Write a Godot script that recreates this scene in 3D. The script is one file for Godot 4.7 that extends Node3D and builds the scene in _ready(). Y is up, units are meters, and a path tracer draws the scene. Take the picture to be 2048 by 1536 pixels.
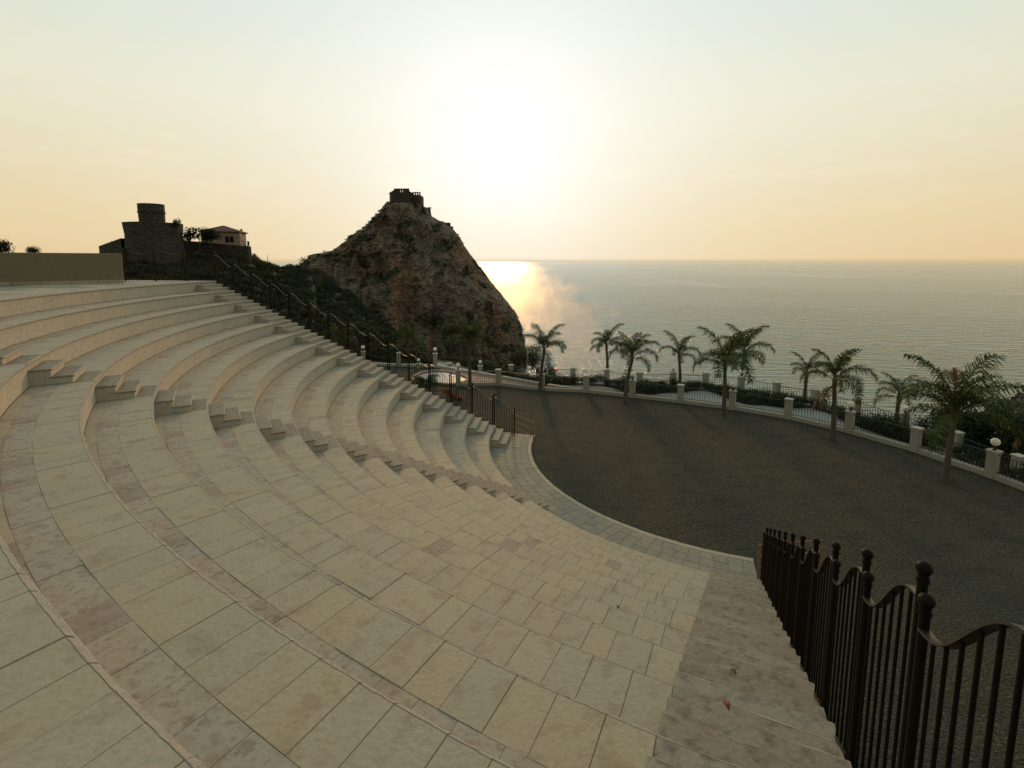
extends Node3D
# A seaside amphitheatre at sunrise, a castle rock beyond. Metres, y up, the camera looks towards -z.
const F := 1034.72          # focal length in photo pixels
const CX := 1024.0
const CY := 654.26          # principal point row
const PITCH := 0.126928
const EYE := 7.698
const SEA := -32.0
const H := 0.45             # one seating tier
const TERR := -0.4          # lower terrace

var rng := RandomNumberGenerator.new()
var used := {}
var M := {}

# ------------------------------------------------------------------ set-up
func _ready() -> void:
	rng.seed = 11
	light_and_camera()
	materials()
	sea_and_terrain()
	rock()
	castle()
	tower()
	house()
	amphitheatre()
	plaza()
	orchestra()
	stair_fences()
	terrace()
	railings()
	plants()
	details()

func light_and_camera() -> void:
	var cam := Camera3D.new()
	cam.name = "camera"
	add_child(cam)
	cam.position = Vector3(0, EYE, 0)
	cam.rotation = Vector3(-PITCH, 0, 0)
	var near := 0.1
	cam.set_frustum(1536.0 / F * near, Vector2(0, (CY - 768.0) / F * near), near, 60000.0)
	cam.current = true
	var sun := DirectionalLight3D.new()
	sun.name = "sun"
	add_child(sun)
	var sd := sun_dir()
	sun.look_at_from_position(Vector3.ZERO, -sd, Vector3.UP)
	sun.light_energy = 0.36
	sun.light_color = Color(1.0, 0.74, 0.44)
	sun.light_angular_distance = 4.0
	sun.shadow_enabled = true
	var env := Environment.new()
	env.background_mode = Environment.BG_SKY
	var sky := Sky.new()
	var pm := PanoramaSkyMaterial.new()
	pm.panorama = sky_image(sd)
	sky.sky_material = pm
	env.sky = sky
	env.tonemap_mode = Environment.TONE_MAPPER_LINEAR
	env.tonemap_exposure = 1.0
	env.sdfgi_enabled = true
	env.ssao_enabled = true
	env.ssil_enabled = true
	var we := WorldEnvironment.new()
	we.name = "world_environment"
	we.environment = env
	add_child(we)

func sun_dir() -> Vector3:
	return ray(1003, 292).normalized()

func sky_image(sd: Vector3) -> ImageTexture:
	var w := 1024
	var h := 512
	var data := PackedFloat32Array()
	data.resize(w * h * 3)
	var wisp := FastNoiseLite.new()
	wisp.seed = 5
	wisp.frequency = 1.0
	wisp.fractal_octaves = 5
	var hor := Vector3(0.82, 0.50, 0.22)
	var low := Vector3(0.86, 0.58, 0.27)
	var mid := Vector3(0.82, 0.79, 0.52)
	var high := Vector3(0.44, 0.69, 0.69)
	var zen := Vector3(0.21, 0.26, 0.28)
	for j in h:
		var e := (0.5 - (j + 0.5) / h) * PI
		var ed := rad_to_deg(e)
		var c: Vector3
		if ed < 0.0: c = hor
		elif ed < 4.0: c = hor.lerp(low, ed / 4.0)
		elif ed < 15.0: c = low.lerp(mid, (ed - 4.0) / 11.0)
		elif ed < 30.0: c = mid.lerp(high, (ed - 15.0) / 15.0)
		else: c = high.lerp(zen, (ed - 30.0) / 60.0)
		for i in w:
			var a := (i + 0.5) / w * TAU
			var d := Vector3(sin(a) * cos(e), sin(e), -cos(a) * cos(e))
			var g := rad_to_deg(acos(clampf(d.dot(sd), -1.0, 1.0)))
			var glow := 2.3 * exp(-g / 7.0) + 0.62 * exp(-g / 20.0)
			var raw := c * 1.42 * (1.0 - 0.6 * smoothstep(20.0, 150.0, g)) + Vector3(1.0, 0.95, 0.80) * glow
			var s := Vector3(1.0 - exp(-raw.x), 1.0 - exp(-raw.y), 1.0 - exp(-raw.z)) * 1.15     # hazy air: the glare levels off towards the sun
			if ed > 0.0 and ed < 16.0:
				var n := wisp.get_noise_3d(d.x * 6.0, d.y * 44.0, d.z * 6.0)
				s *= 1.0 + 0.025 * smoothstep(0.1, 0.5, n) * smoothstep(0.0, 3.0, ed) * (1.0 - smoothstep(9.0, 16.0, ed))
			var o := (j * w + i) * 3
			data[o] = s.x
			data[o + 1] = s.y
			data[o + 2] = s.z
	var im := Image.create_from_data(w, h, false, Image.FORMAT_RGBF, data.to_byte_array())
	return ImageTexture.create_from_image(im)

# ------------------------------------------------------------------ pixels to places
func ray(u: float, v: float) -> Vector3:
	var x := (u - CX) / F
	var y := -(v - CY) / F
	var c := cos(PITCH)
	var s := sin(PITCH)
	return Vector3(x, y * c - s, -(c + y * s))

func at(u: float, v: float, y: float) -> Vector3:        # where the pixel's ray meets the level y
	var d := ray(u, v)
	return Vector3(0, EYE, 0) + d * ((y - EYE) / d.y)

func away(u: float, v: float, dist: float) -> Vector3:    # the same, for a known distance ahead
	var d := ray(u, v)
	return Vector3(0, EYE, 0) + d * (dist / -d.z)

# ------------------------------------------------------------------ nodes
const NTH := ["first", "second", "third", "fourth", "fifth", "sixth", "seventh", "eighth", "ninth", "tenth", "eleventh", "twelfth", "thirteenth", "fourteenth", "fifteenth", "sixteenth"]

func numbered(called: String) -> String:
	if not used.has(called):
		used[called] = 0
		return called
	used[called] += 1
	return "%s_%03d" % [called, used[called]]

func thing(called: String, label: String, category: String, where := Vector3.ZERO, turn := 0.0, group := "") -> Node3D:
	var o := Node3D.new()
	o.name = numbered(called)
	add_child(o)
	o.position = where
	o.rotation.y = turn
	tag(o, label, category, group)
	return o

func tag(o: Node, label: String, category := "", group := "", kind := "") -> void:
	if label: o.set_meta("label", label)
	if category: o.set_meta("category", category)
	if group: o.set_meta("group", group)
	if kind: o.set_meta("kind", kind)

func put(called: String, mesh: Mesh, m: Material, parent: Node = self, xf := Transform3D.IDENTITY) -> MeshInstance3D:
	var o := MeshInstance3D.new()
	o.name = numbered(called) if parent == self else called
	o.mesh = mesh
	if m: o.material_override = m
	o.transform = xf
	parent.add_child(o, true)
	return o

func struct_(called: String, mesh: Mesh, m: Material, label: String) -> MeshInstance3D:
	var o := put(called, mesh, m)
	tag(o, label, "", "", "structure")
	return o

func copy(o: Node3D, where: Vector3, turn: float, scl := 1.0) -> Node3D:
	var c: Node3D = o.duplicate()
	var base := String(o.name)
	c.name = numbered(base)
	add_child(c)
	c.transform = Transform3D(Basis(Vector3.UP, turn).scaled(Vector3.ONE * scl), where)
	return c

# ------------------------------------------------------------------ geometry
class Geo:
	var v := PackedVector3Array()
	var n := PackedVector3Array()
	var c := PackedColorArray()
	var tint := Color.WHITE
	var colored := false
	func tri(a: Vector3, b: Vector3, d: Vector3) -> void:      # counter-clockwise seen from outside
		var m := (b - a).cross(d - a)
		if m.length_squared() < 1e-16: return
		m = m.normalized()
		v.append(a); v.append(d); v.append(b)
		for i in 3: n.append(m)
		if colored:
			for i in 3: c.append(tint)
	func tris(a: Vector3, b: Vector3, d: Vector3, na: Vector3, nb: Vector3, nd: Vector3) -> void:
		v.append(a); v.append(d); v.append(b)
		n.append(na); n.append(nd); n.append(nb)
		if colored:
			for i in 3: c.append(tint)
	func quad(a: Vector3, b: Vector3, d: Vector3, e: Vector3) -> void:
		tri(a, b, d)
		tri(a, d, e)
	func box(lo: Vector3, hi: Vector3) -> void:
		var p := [Vector3(lo.x, lo.y, lo.z), Vector3(hi.x, lo.y, lo.z), Vector3(hi.x, hi.y, lo.z), Vector3(lo.x, hi.y, lo.z), Vector3(lo.x, lo.y, hi.z), Vector3(hi.x, lo.y, hi.z), Vector3(hi.x, hi.y, hi.z), Vector3(lo.x, hi.y, hi.z)]
		quad(p[4], p[5], p[6], p[7]); quad(p[1], p[0], p[3], p[2]); quad(p[5], p[1], p[2], p[6])
		quad(p[0], p[4], p[7], p[3]); quad(p[7], p[6], p[2], p[3]); quad(p[0], p[1], p[5], p[4])
	func bbox(lo: Vector3, hi: Vector3, ch: float) -> void:     # a box with chamfered upper and upright edges
		var f := func(y: float, k: float) -> Array:
			return [Vector3(lo.x + k, y, hi.z), Vector3(hi.x - k, y, hi.z), Vector3(hi.x, y, hi.z - k), Vector3(hi.x, y, lo.z + k), Vector3(hi.x - k, y, lo.z), Vector3(lo.x + k, y, lo.z), Vector3(lo.x, y, lo.z + k), Vector3(lo.x, y, hi.z - k)]
		var a: Array = f.call(lo.y, ch)
		var b: Array = f.call(hi.y - ch, ch)
		var t := []
		var mid := (lo + hi) * 0.5
		for p in b:
			t.append(Vector3(clampf(p.x, lo.x + ch, hi.x - ch), hi.y, clampf(p.z, lo.z + ch, hi.z - ch)))
		for i in 8:
			var j := (i + 1) % 8
			quad(a[i], a[j], b[j], b[i])
			quad(b[i], b[j], t[j], t[i])
			tri(t[i], t[j], Vector3(mid.x, hi.y, mid.z))
			tri(a[j], a[i], Vector3(mid.x, lo.y, mid.z))
	func tube(path: Array, rad: Array, sides: int, cap := true) -> void:
		var rings := []
		var norms := []
		var up := Vector3(0.13, 0.31, 0.94).normalized()
		for i in path.size():
			var d: Vector3 = (path[mini(i + 1, path.size() - 1)] - path[maxi(i - 1, 0)]).normalized()
			var x := d.cross(up)
			if x.length() < 0.05: x = d.cross(Vector3.RIGHT)
			x = x.normalized()
			var y := d.cross(x)
			var r := []
			var m := []
			for k in sides:
				var a := TAU * k / sides
				var o := x * cos(a) + y * sin(a)
				r.append(path[i] + o * rad[i])
				m.append(o)
			rings.append(r)
			norms.append(m)
		for i in path.size() - 1:
			for k in sides:
				var l := (k + 1) % sides
				tris(rings[i][k], rings[i][l], rings[i + 1][l], norms[i][k], norms[i][l], norms[i + 1][l])
				tris(rings[i][k], rings[i + 1][l], rings[i + 1][k], norms[i][k], norms[i + 1][l], norms[i + 1][k])
		if cap:
			for k in sides:
				var l := (k + 1) % sides
				tri(rings[0][l], rings[0][k], path[0])
				tri(rings[-1][k], rings[-1][l], path[-1])
	func lathe(prof: Array, sides: int) -> void:              # [radius, height] upwards
		for i in prof.size() - 1:
			var p: Array = prof[i]
			var q: Array = prof[i + 1]
			var sl := Vector2(q[1] - p[1], p[0] - q[0]).normalized()
			for k in sides:
				var a := TAU * k / sides
				var b := TAU * (k + 1) / sides
				var ca := Vector3(cos(a), 0, -sin(a))
				var cb := Vector3(cos(b), 0, -sin(b))
				var na := ca * sl.x + Vector3.UP * sl.y
				var nb := cb * sl.x + Vector3.UP * sl.y
				var P0: Vector3 = ca * p[0] + Vector3.UP * p[1]
				var P1: Vector3 = cb * p[0] + Vector3.UP * p[1]
				var Q0: Vector3 = ca * q[0] + Vector3.UP * q[1]
				var Q1: Vector3 = cb * q[0] + Vector3.UP * q[1]
				if p[0] > 1e-5: tris(P0, P1, Q1, na, nb, nb)
				if q[0] > 1e-5: tris(P0, Q1, Q0, na, nb, na)
	func mesh() -> ArrayMesh:
		var a := []
		a.resize(Mesh.ARRAY_MAX)
		a[Mesh.ARRAY_VERTEX] = v
		a[Mesh.ARRAY_NORMAL] = n
		if colored: a[Mesh.ARRAY_COLOR] = c
		var m := ArrayMesh.new()
		m.add_surface_from_arrays(Mesh.PRIMITIVE_TRIANGLES, a)
		return m

func ball(r: float, seg := 20) -> Array:
	var p := []
	for i in seg / 2 + 1:
		var a := -PI / 2 + PI * i / (seg / 2)
		p.append([maxf(r * cos(a), 0.0), r * sin(a)])
	return p

# A paving slab: four upper corners counter-clockwise from above, its thickness and bevel. The edge a-b may carry a rough, hand-dressed nosing.
func slab(g: Geo, a: Vector3, b: Vector3, c: Vector3, d: Vector3, th: float, ch: float, nose := 0.0, ng: Geo = null) -> void:
	if ng == null: ng = g
	var up := (b - a).cross(d - a).normalized()
	var q := [a, b, c, d]
	var t := []
	for i in 4:
		var p: Vector3 = q[i]
		var e1: Vector3 = (q[(i + 1) % 4] - p).normalized()
		var e0: Vector3 = (q[(i + 3) % 4] - p).normalized()
		var k1 := ch
		var k0 := ch
		if nose > 0.0:
			if i == 0: k0 = nose
			if i == 1: k1 = nose
		t.append(p + e1 * k1 + e0 * k0)
	var low := []
	for p in q: low.append(p - up * ch)
	if nose > 0.0:
		var N := 5
		var top := []
		var edge := []
		var bot := []
		var dip := []       # a narrow worn groove behind the dressed edge
		var rim := []
		for i in N + 1:
			var f := float(i) / N
			var e := 0.3 if i == 0 or i == N else 1.0
			var jx := rng.randf_range(-0.13, 0.13) * nose * e
			var jy := rng.randf_range(-0.35, 0.35) * nose * e
			var inw: Vector3 = (t[0] - a).lerp(t[1] - b, f).normalized()
			top.append(t[0].lerp(t[1], f) + inw * jx * 0.7)
			edge.append(a.lerp(b, f) - up * (nose * 0.75 + jy) + inw * jx * 0.3)
			bot.append(a.lerp(b, f) - up * th + inw * 0.004)
			dip.append(top[-1] + inw * nose * 0.10 - up * nose * 0.13)
			rim.append(top[-1] + inw * nose * 0.2)
		t[0] = rim[0]
		t[1] = rim[N]
		low[0] = edge[0]
		low[1] = edge[N]
		var ctr: Vector3 = (t[2] + t[3]) * 0.5
		for i in N:
			ng.quad(edge[i], edge[i + 1], top[i + 1], top[i])
			ng.quad(bot[i], bot[i + 1], edge[i + 1], edge[i])
			ng.quad(top[i], top[i + 1], dip[i + 1], dip[i])
			g.quad(dip[i], dip[i + 1], rim[i + 1], rim[i])
			g.tri(rim[i], rim[i + 1], ctr)
		g.tri(t[1], t[2], ctr)
		g.tri(t[3], t[0], ctr)
	else:
		g.quad(t[0], t[1], t[2], t[3])
	for i in range(1 if nose > 0.0 else 0, 4):
		var j := (i + 1) % 4
		g.quad(low[i], low[j], t[j], t[i])
		g.quad(q[i] - up * th, q[j] - up * th, low[j], low[i])

# ------------------------------------------------------------------ materials
func noise(seed_: int, freq: float, oct: int, ramp: Array, size := 512, kind := FastNoiseLite.TYPE_SIMPLEX_SMOOTH, fractal := FastNoiseLite.FRACTAL_FBM) -> NoiseTexture2D:
	var f := FastNoiseLite.new()
	f.seed = seed_
	f.noise_type = kind
	f.frequency = freq
	f.fractal_type = fractal
	f.fractal_octaves = oct
	f.fractal_gain = 0.6
	var t := NoiseTexture2D.new()
	t.width = size
	t.height = size
	t.seamless = true
	t.noise = f
	if ramp:
		var g := Gradient.new()
		var offs := PackedFloat32Array()
		var cols := PackedColorArray()
		for r in ramp:
			offs.append(r[0])
			cols.append(Color(r[1], r[2], r[3]).linear_to_srgb())
		g.offsets = offs
		g.colors = cols
		t.color_ramp = g
	return t

func mat(r: float, g: float, b: float, rough := 0.85) -> StandardMaterial3D:   # linear base colour
	var m := StandardMaterial3D.new()
	m.albedo_color = Color(r, g, b).linear_to_srgb()
	m.roughness = rough
	return m

func tex(m: StandardMaterial3D, t: Texture2D, metres: float, off := Vector3.ZERO, bump: Texture2D = null, cm := 0.0) -> StandardMaterial3D:
	m.albedo_texture = t
	m.uv1_triplanar = true
	m.uv1_world_triplanar = true
	m.uv1_scale = Vector3.ONE / metres
	m.uv1_offset = off
	if bump:
		m.heightmap_enabled = true
		m.heightmap_texture = bump
		m.heightmap_scale = cm
	return m

func materials() -> void:
	var grain := noise(3, 0.05, 6, [[0.0, 0.80, 0.78, 0.74], [0.35, 0.94, 0.935, 0.925], [0.6, 1.0, 1.0, 1.0], [1.0, 1.0, 0.985, 0.95]], 1024)
	var veins := noise(8, 0.010, 6, [[0.0, 0.55, 0.48, 0.43], [0.28, 0.80, 0.74, 0.70], [0.42, 1.0, 1.0, 1.0], [0.60, 0.97, 0.95, 0.92], [0.74, 0.91, 0.83, 0.76], [1.0, 0.72, 0.61, 0.53]], 1024)
	var brown := noise(14, 0.011, 6, [[0.0, 0.45, 0.40, 0.36], [0.33, 0.80, 0.76, 0.72], [0.5, 0.97, 0.95, 0.92], [0.68, 1.0, 0.94, 0.86], [1.0, 0.68, 0.56, 0.46]], 1024)
	var pits := noise(21, 0.05, 5, [], 1024)
	var rough := noise(22, 0.02, 6, [], 1024, FastNoiseLite.TYPE_SIMPLEX_SMOOTH, FastNoiseLite.FRACTAL_RIDGED)
	M.seat = []
	for c in [[0.425, 0.332, 0.215], [0.44, 0.345, 0.225], [0.415, 0.328, 0.218], [0.435, 0.335, 0.21], [0.405, 0.322, 0.215]]:
		M.seat.append(tex(mat(c[0], c[1], c[2], 0.72), grain, 2.6, Vector3(rng.randf(), rng.randf(), rng.randf()), pits, 0.28))
	M.border = []
	for c in [[0.42, 0.345, 0.25], [0.405, 0.343, 0.262], [0.42, 0.332, 0.235], [0.35, 0.27, 0.195], [0.41, 0.335, 0.243], [0.39, 0.335, 0.255]]:
		M.border.append(tex(mat(c[0], c[1], c[2], 0.75), veins, 1.5, Vector3(rng.randf(), rng.randf(), rng.randf()), rough, 0.2))
	M.step = []
	for c in [[0.29, 0.23, 0.162], [0.32, 0.268, 0.202], [0.27, 0.215, 0.153], [0.30, 0.245, 0.178]]:
		M.step.append(tex(mat(c[0], c[1], c[2], 0.78), brown, 2.3, Vector3(rng.randf(), rng.randf(), rng.randf()), rough, 0.4))
	var stains := noise(27, 0.016, 6, [[0.0, 0.74, 0.66, 0.58], [0.30, 0.91, 0.87, 0.83], [0.44, 1.0, 1.0, 1.0], [0.66, 1.0, 1.0, 1.0], [0.8, 0.94, 0.92, 0.90], [1.0, 0.84, 0.79, 0.76]], 1024)
	for m in M.seat + M.border + M.step:
		m.detail_enabled = true
		m.detail_blend_mode = BaseMaterial3D.BLEND_MODE_MUL
		m.detail_uv_layer = BaseMaterial3D.DETAIL_UV_2
		m.detail_albedo = stains
		m.uv2_triplanar = true
		m.uv2_world_triplanar = true
		m.uv2_scale = Vector3.ONE / 6.7
	M.pale_step = tex(mat(0.33, 0.288, 0.222, 0.75), veins, 1.8, Vector3(0.3, 0.1, 0.7), pits, 0.4)
	M.riser = []
	for c in [[0.47, 0.425, 0.345], [0.475, 0.415, 0.32], [0.445, 0.405, 0.335]]:
		M.riser.append(tex(mat(c[0], c[1], c[2], 0.8), veins, 1.9, Vector3(rng.randf(), rng.randf(), rng.randf()), pits, 0.4))
	M.nose = tex(mat(0.375, 0.325, 0.26, 0.9), veins, 0.7, Vector3.ZERO, rough, 0.8)
	M.edge = tex(mat(0.44, 0.37, 0.28, 0.85), brown, 0.6, Vector3.ZERO, rough, 0.3)
	M.grout = mat(0.25, 0.213, 0.15, 0.95)
	M.paver = []
	for c in [[0.285, 0.242, 0.172], [0.265, 0.228, 0.17], [0.30, 0.252, 0.186], [0.25, 0.22, 0.17]]:
		M.paver.append(tex(mat(c[0], c[1], c[2], 0.75), veins, 2.1, Vector3(rng.randf(), rng.randf(), rng.randf()), pits, 0.4))
	M.plaza = tex(mat(0.42, 0.39, 0.32, 0.8), grain, 3.0, Vector3.ZERO, pits, 0.4)
	var gr := noise(31, 0.09, 5, [[0.0, 0.010, 0.010, 0.008], [0.38, 0.034, 0.032, 0.022], [0.55, 0.066, 0.060, 0.040], [0.75, 0.11, 0.096, 0.064], [1.0, 0.22, 0.19, 0.13]], 1024)
	M.gravel = tex(mat(0.90, 0.78, 0.54, 0.95), gr, 7.5, Vector3.ZERO, noise(32, 0.11, 4, [], 1024), 5.0)
	M.gravel.detail_enabled = true
	M.gravel.detail_blend_mode = BaseMaterial3D.BLEND_MODE_MUL
	M.gravel.detail_uv_layer = BaseMaterial3D.DETAIL_UV_2
	M.gravel.detail_albedo = noise(33, 0.02, 6, [[0.0, 0.50, 0.48, 0.46], [0.4, 0.85, 0.85, 0.84], [0.6, 1.0, 1.0, 0.98], [1.0, 1.0, 0.88, 0.70]], 512)
	M.gravel.uv2_triplanar = true
	M.gravel.uv2_world_triplanar = true
	M.gravel.uv2_scale = Vector3(1.0 / 19.0, 1.0 / 19.0, 1.0 / 9.0)
	M.pebble = mat(0.095, 0.08, 0.052, 0.9)
	M.pebble.vertex_color_use_as_albedo = true
	M.iron = tex(mat(0.011, 0.008, 0.006, 0.5), noise(40, 0.05, 4, [[0.0, 0.45, 0.40, 0.36], [0.6, 1.0, 1.0, 1.0], [0.8, 1.0, 0.80, 0.62]], 256), 0.35)
	M.iron.metallic = 0.1
	M.iron.metallic_specular = 0.22
	M.rail_iron = tex(mat(0.042, 0.030, 0.021, 0.38), noise(41, 0.05, 4, [[0.0, 0.5, 0.45, 0.4], [1.0, 1.0, 1.0, 1.0]], 256), 0.3)
	M.rail_iron.metallic = 0.4
	M.rust = mat(0.30, 0.13, 0.035, 0.6)
	M.thin_iron = mat(0.02, 0.02, 0.02, 0.55)
	M.plaster = tex(mat(0.37, 0.33, 0.25, 0.9), grain, 1.8, Vector3.ZERO, pits, 0.3)
	M.cap = tex(mat(0.46, 0.42, 0.34, 0.85), grain, 1.2)
	M.parapet = tex(mat(0.21, 0.165, 0.105, 0.95), noise(46, 0.02, 6, [[0.0, 0.72, 0.70, 0.68], [0.5, 1.0, 1.0, 1.0], [1.0, 0.90, 0.86, 0.80]], 512), 3.0, Vector3.ZERO, pits, 0.6)
	M.globe = mat(0.92, 0.90, 0.84, 0.2)
	M.globe.backlight_enabled = true
	M.globe.backlight = Color(0.86, 0.83, 0.76)
	M.black = mat(0.018, 0.018, 0.018, 0.4)
	M.path = tex(mat(0.31, 0.285, 0.24, 0.85), grain, 2.4, Vector3.ZERO, pits, 0.4)
	M.pink_path = tex(mat(0.34, 0.20, 0.14, 0.85), grain, 2.0, Vector3.ZERO, pits, 0.3)
	M.soil = tex(mat(0.045, 0.036, 0.022, 0.95), gr, 2.0)
	M.soil.albedo_color = Color(0.62, 0.60, 0.45)
	M.bark = tex(mat(0.12, 0.085, 0.055, 0.9), brown, 0.5)
	M.leaf = mat(1, 1, 1, 0.7)
	M.leaf.metallic_specular = 0.3
	M.leaf.vertex_color_use_as_albedo = true
	M.leaf.backlight_enabled = true
	M.leaf.backlight = Color(0.55, 0.58, 0.30)
	M.leaf.cull_mode = BaseMaterial3D.CULL_DISABLED
	M.rock = mat(1, 1, 1, 0.95)
	M.rock.vertex_color_use_as_albedo = true
	tex(M.rock, noise(51, 0.035, 7, [[0.0, 0.22, 0.20, 0.18], [0.36, 0.55, 0.52, 0.50], [0.5, 0.95, 0.93, 0.90], [0.62, 1.0, 0.98, 0.95], [1.0, 0.70, 0.58, 0.50]], 1024), 62.0, Vector3.ZERO, noise(52, 0.03, 7, [], 1024, FastNoiseLite.TYPE_SIMPLEX_SMOOTH, FastNoiseLite.FRACTAL_RIDGED), 260.0)
	M.hill = mat(1, 1, 1, 0.95)
	M.hill.vertex_color_use_as_albedo = true
	tex(M.hill, noise(53, 0.05, 5, [[0.0, 0.5, 0.5, 0.5], [0.6, 1.0, 1.0, 1.0], [1.0, 0.9, 0.85, 0.75]], 512), 6.0)
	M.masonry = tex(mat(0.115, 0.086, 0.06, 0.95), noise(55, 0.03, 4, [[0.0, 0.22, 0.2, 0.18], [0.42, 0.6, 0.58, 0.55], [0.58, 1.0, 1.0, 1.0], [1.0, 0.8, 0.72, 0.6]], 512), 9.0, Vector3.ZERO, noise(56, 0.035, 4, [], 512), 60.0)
	M.roof = tex(mat(0.16, 0.08, 0.05, 0.9), brown, 2.0)
	M.house = tex(mat(0.34, 0.22, 0.16, 0.9), grain, 4.0)
	M.glass = mat(0.012, 0.014, 0.016, 0.15)
	M.red_leaf = mat(0.20, 0.035, 0.02, 0.7)
	M.flower = mat(0.45, 0.03, 0.03, 0.6)
	M.sea = mat(0.026, 0.150, 0.145, 0.09)
	M.sea.metallic_specular = 0.42
	M.sea.uv1_triplanar = true
	M.sea.uv1_world_triplanar = true
	M.sea.uv1_scale = Vector3(1.0 / 420.0, 1.0 / 110.0, 1.0 / 80.0)
	M.sea.heightmap_enabled = true
	M.sea.heightmap_texture = noise(61, 0.012, 7, [], 2048)
	M.sea.heightmap_scale = 150.0
	M.pool = mat(0.03, 0.13, 0.15, 0.3)

# ------------------------------------------------------------------ sea, hillside
func sea_and_terrain() -> void:
	# wavelets close by, longer and longer swell further out
	var sea := ArrayMesh.new()
	for band in [[[20.0, 60.0, 120.0, 200.0, 300.0], 1.0, 215.0], [[300.0, 500.0], 1.5, 160.0], [[500.0, 850.0], 2.3, 115.0], [[850.0, 1500.0], 3.6, 82.0], [[1500.0, 2800.0], 6.0, 62.0], [[2800.0, 6000.0], 10.0, 46.0], [[6000.0, 12000.0, 26000.0], 17.0, 34.0]]:
		var g := Geo.new()
		var rings: Array = band[0]
		var N := 96
		for i in rings.size() - 1:
			for k in N:
				var a := TAU * k / N
				var b := TAU * (k + 1) / N
				var A := Vector3(sin(a), 0, -cos(a))
				var B := Vector3(sin(b), 0, -cos(b))
				var y := Vector3.UP * SEA
				g.quad(A * rings[i] + y, B * rings[i] + y, B * rings[i + 1] + y, A * rings[i + 1] + y)
		var arr := []
		arr.resize(Mesh.ARRAY_MAX)
		arr[Mesh.ARRAY_VERTEX] = g.v
		arr[Mesh.ARRAY_NORMAL] = g.n
		sea.add_surface_from_arrays(Mesh.PRIMITIVE_TRIANGLES, arr)
		var sm: StandardMaterial3D = M.sea.duplicate()
		sm.heightmap_scale = band[2] * band[1]
		sm.uv1_scale = M.sea.uv1_scale / band[1]
		sm.uv1_offset = Vector3(0.37, 0.0, 0.21) * band[1]
		sea.surface_set_material(sea.get_surface_count() - 1, sm)
	struct_("sea", sea, null, "open sea with small ripples reaching to the horizon")
	# the hillside behind the far wing: heights from a few sight lines, each [pixel column, skyline row, its distance, level close by]
	var cols := [[-500, 500, 90, 3.0], [-200, 502, 92, 3.0], [0, 506, 95, 2.5], [210, 516, 98, 2.0], [255, 520, 100, 2.0], [372, 518, 102, 1.5], [430, 508, 108, 1.2], [495, 511, 112, 1.0], [530, 526, 120, 0.6], [548, 536, 132, 0.4],
		[600, 541, 150, 0.2], [650, 548, 150, 0.0], [700, 590, 140, -0.2], [760, 650, 120, -0.3], [820, 700, 95, -0.5], [880, 728, 75, -0.9], [960, 742, 62, -1.2], [1060, 752, 54, -1.6]]
	var fn := FastNoiseLite.new()
	fn.seed = 77
	fn.frequency = 0.06
	fn.fractal_octaves = 5
	hill_cols = cols
	hill_noise = fn
	var NU := 120
	var NV := 90
	var P := []
	for i in NU + 1:
		var row := []
		var u: float = lerpf(-500, 1060, float(i) / NU)
		for j in NV + 1:
			row.append(hill_point(u, float(j) / NV))
		P.append(row)
	var hg := Geo.new()
	hg.colored = true
	for i in NU:
		for j in NV:
			var q: Vector3 = P[i][j]
			var w := fn.get_noise_3d(q.x * 1.7, q.y * 1.7, q.z * 1.7)
			hg.tint = Color(0.030, 0.032, 0.016).lerp(Color(0.085, 0.060, 0.036), smoothstep(-0.1, 0.35, w))
			hg.quad(P[i][j], P[i + 1][j], P[i + 1][j + 1], P[i][j + 1])
	struct_("hillside", hg.mesh(), M.hill, "dark scrubby hillside falling from the round tower to the garden")

var hill_cols := []
var hill_noise: FastNoiseLite

func hill_at(u: float) -> Array:
	var c: Array = hill_cols
	for i in c.size() - 1:
		if u <= c[i + 1][0]:
			var f: float = clampf((u - c[i][0]) / float(c[i + 1][0] - c[i][0]), 0, 1)
			return [lerpf(c[i][1], c[i + 1][1], f), lerpf(c[i][2], c[i + 1][2], f), lerpf(c[i][3], c[i + 1][3], f)]
	return [c[-1][1], c[-1][2], c[-1][3]]

func hill_point(u: float, t: float) -> Vector3:
	var h := hill_at(u)
	var near := 40.0 if u > 620.0 else lerpf(27.0, 40.0, smoothstep(300.0, 620.0, u))
	var top := away(u, h[0], h[1])
	var d: float
	var y: float
	if t < 0.7:
		var f := t / 0.7
		d = lerpf(near, h[1], f)
		y = lerpf(h[2] - 0.3, top.y, pow(f, 1.1 if u < 560.0 else 1.0))
		if u > 620.0: y = minf(y, h[2] - 0.3)
	else:
		var f := (t - 0.7) / 0.3
		d = h[1] + f * 70.0
		y = lerpf(top.y, SEA - 3.0, pow(f, 0.8 if u < 620.0 else 0.5))
	var p := away(u, 522, d)
	p.y = y + hill_noise.get_noise_2d(p.x * 3.0, p.z * 3.0) * 1.1 * smoothstep(0.0, 0.12, t)
	if t < 0.02: p.y = minf(p.y, h[2] - 0.3)
	return p

# ------------------------------------------------------------------ the castle rock
const ROCK_D := 200.0
var rock_pts := []

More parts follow.
